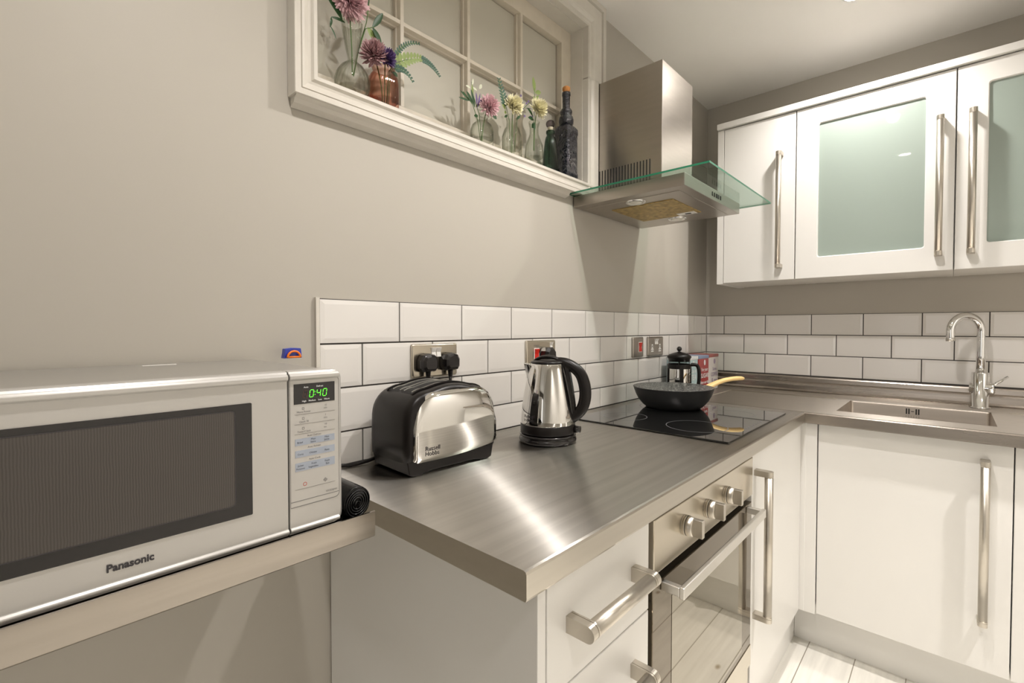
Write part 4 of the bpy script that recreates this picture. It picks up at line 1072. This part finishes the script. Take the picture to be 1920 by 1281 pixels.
# ------------------------------------------------------------------ flowers
def petals(m, c, axis, R, n, wd, spread=(0., 2.1), curl=.25, seed=1, lenj=.15):
    """long thin petals fanned over a dome; c = centre of the bloom"""
    rnd = random.Random(seed); ax = Vector(axis).normalized()
    e1 = ax.orthogonal().normalized(); e2 = ax.cross(e1)
    for k in range(n):
        th = spread[0]+(spread[1]-spread[0])*((k+.5)/n)**.62; ph = k*2.39996+rnd.uniform(-.2, .2)
        d = (ax*math.cos(th)+(e1*math.cos(ph)+e2*math.sin(ph))*math.sin(th)).normalized()
        s_ = ax.cross(d); s_ = s_.normalized() if s_.length > .05 else e1
        up = s_.cross(d); L_ = R*(1+rnd.uniform(-lenj, lenj)); cv = curl*R
        P = []
        for t_, ww in ((.12, .35), (.45, .8), (.8, 1), (1., .35)):
            q = Vector(c)+d*L_*t_+up*(-cv*t_*t_)
            P.append((q-s_*wd*ww, q+up*wd*.45*ww*-1, q+s_*wd*ww))
        vs = [v for tri in P for v in tri]; fs = []
        for i in range(3):
            a = i*3; fs += [(a, a+1, a+4, a+3), (a+1, a+2, a+5, a+4)]
        m.add(vs, fs, True)
def leaf(m, base, tip, wd, nrm=(0, -1, 0), bend=.0):
    b_, t_ = Vector(base), Vector(tip); d = t_-b_; s_ = d.cross(Vector(nrm)).normalized(); up = s_.cross(d).normalized()
    vs = []; fs = []
    N_ = 7
    for k in range(N_+1):
        u_ = k/N_; q = b_+d*u_+up*bend*math.sin(PI*u_); ww = wd*math.sin(PI*min(1, u_*.92+.04))**.8
        vs += [q-s_*ww, q+up*(-ww*.25), q+s_*ww]
    for k in range(N_):
        a = k*3; fs += [(a, a+1, a+4, a+3), (a+1, a+2, a+5, a+4)]
    m.add(vs, fs, True)
def bloom_flower(x, y, foot_z, c, axis, R, n, wd, pm, label, leaves=(), seed=1, cat='flower', spread=(0, 2.1), group='cut flowers on the window sill', lm=None, centre=None):
    f = thing('chrysanthemum', (x, y, foot_z), label, cat, group)
    m = MB(); c = Vector(c); m.tube(bez((x, y, foot_z), (x, y, (foot_z+c.z)/2), c-Vector(axis).normalized()*R*.1, 8), .0014, 8); m.build('stem', stem_m, f)
    m = MB(); petals(m, c, axis, R, n, wd, spread, seed=seed); m.build('bloom', pm, f)
    if centre:
        m = MB(); petals(m, c+Vector(axis).normalized()*R*.1, axis, R*.5, n//3, wd*.8, (0, .9), curl=-.3, seed=seed+9); m.build('bloom_centre', centre, f)
    for (b_, t_, w_, bd2, mt) in leaves:
        m = MB(); leaf(m, b_, t_, w_, bend=bd2); m.build('leaf', mt, f)
    return f
YF = .008
# tall vase: pink bloom, long dark leaves
bloom_flower(-2.100, .010, VS+.050, (-2.113, -.004, 1.930), (.15, -.75, -.15), .039, 240, .0036, petal_pink, 'large pink chrysanthemum in the tall fluted vase',
             leaves=[((-2.128, .002, 1.886), (-2.168, .006, 1.935), .0085, .004, leaf_m), ((-2.120, .004, 1.884), (-2.150, .008, 1.884), .0035, .003, leaf_m),
                     ((-2.150, .008, 1.884), (-2.152, .010, 1.862), .0028, .003, leaf_m), ((-2.152, .010, 1.866), (-2.138, .010, 1.842), .0018, .002, leaf_m)], seed=3, centre=None)
def sprig(name, label, base, path, mt_list, leaf_spec, cat='foliage'):
    f = thing(name, base, label, cat, 'foliage sprigs on the window sill')
    m = MB(); m.tube([Vector(base)]+[Vector(p) for p in path], .0010, 6); m.build('stem', stem_m, f)
    for mt_, lv in leaf_spec:
        m = MB()
        for b_, t_, w_ in lv: leaf(m, b_, t_, w_, bend=.0012)
        o = m.build('leaves', mt_, f)
    return f
sprig('leaf_sprig', 'dark lily-like leaf sprig leaning right out of the tall vase', (-2.098, .010, VS+.05), [(-2.085, .008, 1.84), (-2.070, .004, 1.893), (-2.052, 0, 1.903)], None,
      [(leaf_m, [((-2.054, 0, 1.902), (-2.028, -.002, 1.945), .0070), ((-2.054, 0, 1.902), (-2.034, -.004, 1.872), .0068), ((-2.034, -.004, 1.876), (-2.046, -.006, 1.868), .002)]),
       (leaf2_m, [((-2.066, .002, 1.897), (-2.042, .004, 1.876), .0085)])])
sprig('twig', 'thin bare twig rising out of the tall vase', (-2.096, .012, VS+.05), [(-2.080, .010, 1.86), (-2.066, .006, 1.91), (-2.060, .004, 1.96)], None,
      [(leaf_m, [((-2.062, .005, 1.95), (-2.066, .003, 1.98), .004)])])
# pink vase
bloom_flower(-2.022, .010, VS+.01, (-2.049, .002, 1.842), (-.45, -.65, .35), .031, 160, .0034, petal_mauve, 'dusty pink chrysanthemum leaning left out of the pink vase', seed=5)
bloom_flower(-2.014, .014, VS+.01, (-2.022, -.004, 1.842), (.05, -.8, .3), .0240, 230, .0022, petal_purple, 'purple pompom flower in the pink vase', seed=6, spread=(0, 1.9))
def fernlets(p0, p1, p2, n, L_, w_, down=0):
    out = []; P = bez(p0, p1, p2, n)
    for k in range(1, n+1):
        d = (P[k]-P[k-1]).normalized(); up = Vector((0, -1, 0)).cross(d).normalized()
        s_ = 1-.55*k/n
        for sg in (-1, 1): out.append((P[k], P[k]+(d*.6+up*sg)*L_*1.15*s_+Vector((0, -.002, 0)), w_*1.6*s_))
    return out
a0_, a1_, a2_ = (-2.000, .006, 1.832), (-1.985, .0, 1.905), (-1.930, -.006, 1.915)
sprig('fern_sprig', 'blue-green fern sprig curling up out of the pink vase', (-2.012, .010, VS+.01), [(-2.008, .008, 1.82)]+bez(a0_, a1_, a2_, 8), None, [(leaf3_m, fernlets(a0_, a1_, a2_, 14, .0085, .0026))])
b0_, b1_, b2_ = (-2.000, .004, 1.838), (-1.925, -.004, 1.905), (-1.868, -.010, 1.858)
sprig('fern_sprig', 'long pale green fern sprig reaching right out of the pink vase', (-2.010, .012, VS+.01), [(-2.004, .008, 1.82)]+bez(b0_, b1_, b2_, 8), None,
      [(leaf2_m, fernlets(b0_, (-1.955, -.002, 1.875), (-1.925, -.004, 1.882), 8, .017, .0045)), (leaf3_m, fernlets((-1.925, -.004, 1.882), (-1.89, -.006, 1.885), b2_, 12, .0085, .0026))])
c0_, c1_, c2_ = (-2.000, .002, 1.828), (-1.972, -.004, 1.845), (-1.950, -.008, 1.815)
sprig('fern_sprig', 'small drooping green sprig at the rim of the pink vase', (-2.008, .008, VS+.01), [(-2.004, .004, 1.815)]+bez(c0_, c1_, c2_, 6), None,
      [(leaf3_m, fernlets(c0_, c1_, c2_, 9, .009, .003)), (leaf_m, [((-2.002, .002, 1.822), (-1.990, -.004, 1.812), .006), ((-2.0, .002, 1.83), (-2.012, -.002, 1.865), .005)])])
# short bottle: pink bloom, dark leaves, white buds
bloom_flower(-1.694, .012, VS+.008, (-1.684, -.004, 1.843), (-.1, -.8, .15), .031, 180, .0032, petal_pink, 'pale pink chrysanthemum in the short clear bottle', seed=11, spread=(0, 1.9),
             leaves=[((-1.665, .0, 1.838), (-1.640, .0, 1.850), .006, .002, leaf_m), ((-1.668, .0, 1.83), (-1.645, .0, 1.822), .007, .002, leaf_m)])
sprig('leaf_sprig', 'dark sprig with thin leaves leaning left of the pale pink bloom', (-1.698, .012, VS+.008), [(-1.712, .010, 1.80), (-1.735, .006, 1.835), (-1.772, .004, 1.858)], None,
      [(leaf_m, [((-1.735, .006, 1.835), (-1.762, .002, 1.862), .006), ((-1.745, .006, 1.842), (-1.785, .002, 1.855), .004), ((-1.728, .006, 1.83), (-1.745, .002, 1.872), .005), ((-1.75, .004, 1.84), (-1.79, .002, 1.835), .003), ((-1.715, .006, 1.81), (-1.735, 0, 1.802), .005)]),
       (petal_purple, [((-1.72, .004, 1.83), (-1.712, .0, 1.872), .003), ((-1.722, .004, 1.84), (-1.728, .0, 1.870), .003), ((-1.715, .004, 1.84), (-1.70, .0, 1.866), .003)])])
sprig('bud_sprig', 'upright sprig with small white buds behind the pale pink bloom', (-1.690, .016, VS+.008), [(-1.700, .016, 1.82), (-1.722, .018, 1.87), (-1.728, .018, 1.905)], None,
      [(petal_white, [((-1.735, .016, 1.885), (-1.755, .012, 1.883), .003), ((-1.728, .016, 1.89), (-1.713, .012, 1.884), .003), ((-1.728, .016, 1.895), (-1.728, .012, 1.912), .0035), ((-1.700, .016, 1.895), (-1.695, .012, 1.908), .005)]),
       (leaf2_m, [((-1.725, .018, 1.865), (-1.732, .012, 1.895), .004), ((-1.712, .018, 1.84), (-1.698, .012, 1.858), .004)])])
# second bottle: cream bloom and fern
bloom_flower(-1.566, .012, VS+.010, (-1.578, -.004, 1.880), (-.05, -.75, .35), .0310, 210, .0032, petal_cream, 'left one of the two cream chrysanthemums', seed=14, spread=(0, 1.9))
d0_, d1_, d2_ = (-1.598, .004, 1.868), (-1.615, .006, 1.905), (-1.628, .008, 1.945)
sprig('fern_sprig', 'dark green fern frond left of the first cream bloom', (-1.570, .014, VS+.01), [(-1.580, .010, 1.84)]+bez(d0_, d1_, d2_, 6), None,
      [(leaf3_m, fernlets(d0_, d1_, d2_, 9, .017, .0028)), (leaf2_m, [((-1.602, .004, 1.865), (-1.622, 0, 1.872), .005), ((-1.60, .004, 1.86), (-1.612, 0, 1.85), .005)]), (leaf_m, [((-1.595, .004, 1.850), (-1.612, 0, 1.838), .004), ((-1.555, .004, 1.850), (-1.540, 0, 1.866), .004)])])
lv = []
for i in range(9):
    q = Vector((-1.545+.010*i*.9, .004, 1.885+.030*math.sin(i*1.7)+.012)); lv.append((q, q+Vector((.003, -.001, .007)), .0035))
sprig('berry_twig', 'fine twig with tiny dark purple buds between the two cream blooms', (-1.556, .014, VS+.01), [(-1.545, .010, 1.85), (-1.520, .006, 1.895), (-1.490, .004, 1.925)], None, [(petal_purple, lv), (leaf_m, [((-1.52, .006, 1.895), (-1.535, .002, 1.922), .0012), ((-1.51, .006, 1.90), (-1.485, .002, 1.905), .0012)])])
# third bottle
bloom_flower(-1.460, .012, VS+.055, (-1.463, -.004, 1.909), (.12, -.75, .25), .0325, 210, .0032, petal_cream, 'right one of the two cream chrysanthemums', seed=17, spread=(0, 1.95),
             leaves=[((-1.475, .004, 1.885), (-1.508, 0, 1.900), .005, .002, leaf_m), ((-1.472, .004, 1.875), (-1.503, 0, 1.872), .006, .002, leaf_m), ((-1.468, .006, 1.865), (-1.485, 0, 1.845), .007, .001, leaf_m), ((-1.47, .004, 1.87), (-1.475, -.002, 1.84), .006, .001, leaf_m)])
sprig('leaf_sprig', 'pale green upright leaf sprig above the right cream bloom', (-1.458, .016, VS+.055), [(-1.455, .016, 1.90), (-1.452, .016, 1.95), (-1.457, .014, 1.985)], None,
      [(leaf2_m, [((-1.455, .014, 1.972), (-1.468, .010, 2.015), .0085), ((-1.452, .014, 1.972), (-1.428, .010, 1.980), .0075), ((-1.453, .014, 1.945), (-1.440, .010, 1.965), .006), ((-1.453, .014, 1.93), (-1.466, .010, 1.955), .006)])])

# ------------------------------------------------------------------ ceiling downlights
lens_m = mat('lamp_lens', (.9, .85, .75), .3, emit=((1, .93, .80), 28))
ring_w = mat('downlight_rim', (.8, .8, .78), .3, metal=.6)
first = None
names = ['nearest the sink wall, in front of the wall cabinets', 'in front of the hob', 'above the near end of the worktop',
         'in an opposite row added for bounce light, nearest the sink wall', 'in an opposite row added for bounce light, farther from the sink wall']
for i, (x, y) in enumerate(LIGHTS):
    if first is None:
        first = thing('downlight', (x, y, ZC), 'small round recessed ceiling downlight '+names[i], 'light', 'ceiling downlights')
        MB().lathe((x, y, ZC-.008), [(.034, .0), (.040, .0015), (.044, .005), (.044, .0078)], 36, cap0=False, cap1=False).build('rim', ring_w, first)
        MB().lathe((x, y, ZC-.0062), [(.033, 0), (.033, .005)], 32).build('lens', lens_m, first)
    else:
        o = copy_tree(first); o.location = (x, y, ZC); o['label'] = 'small round recessed ceiling downlight '+names[i]
    spot(x, y, LAMP_E[i], CONE[i])
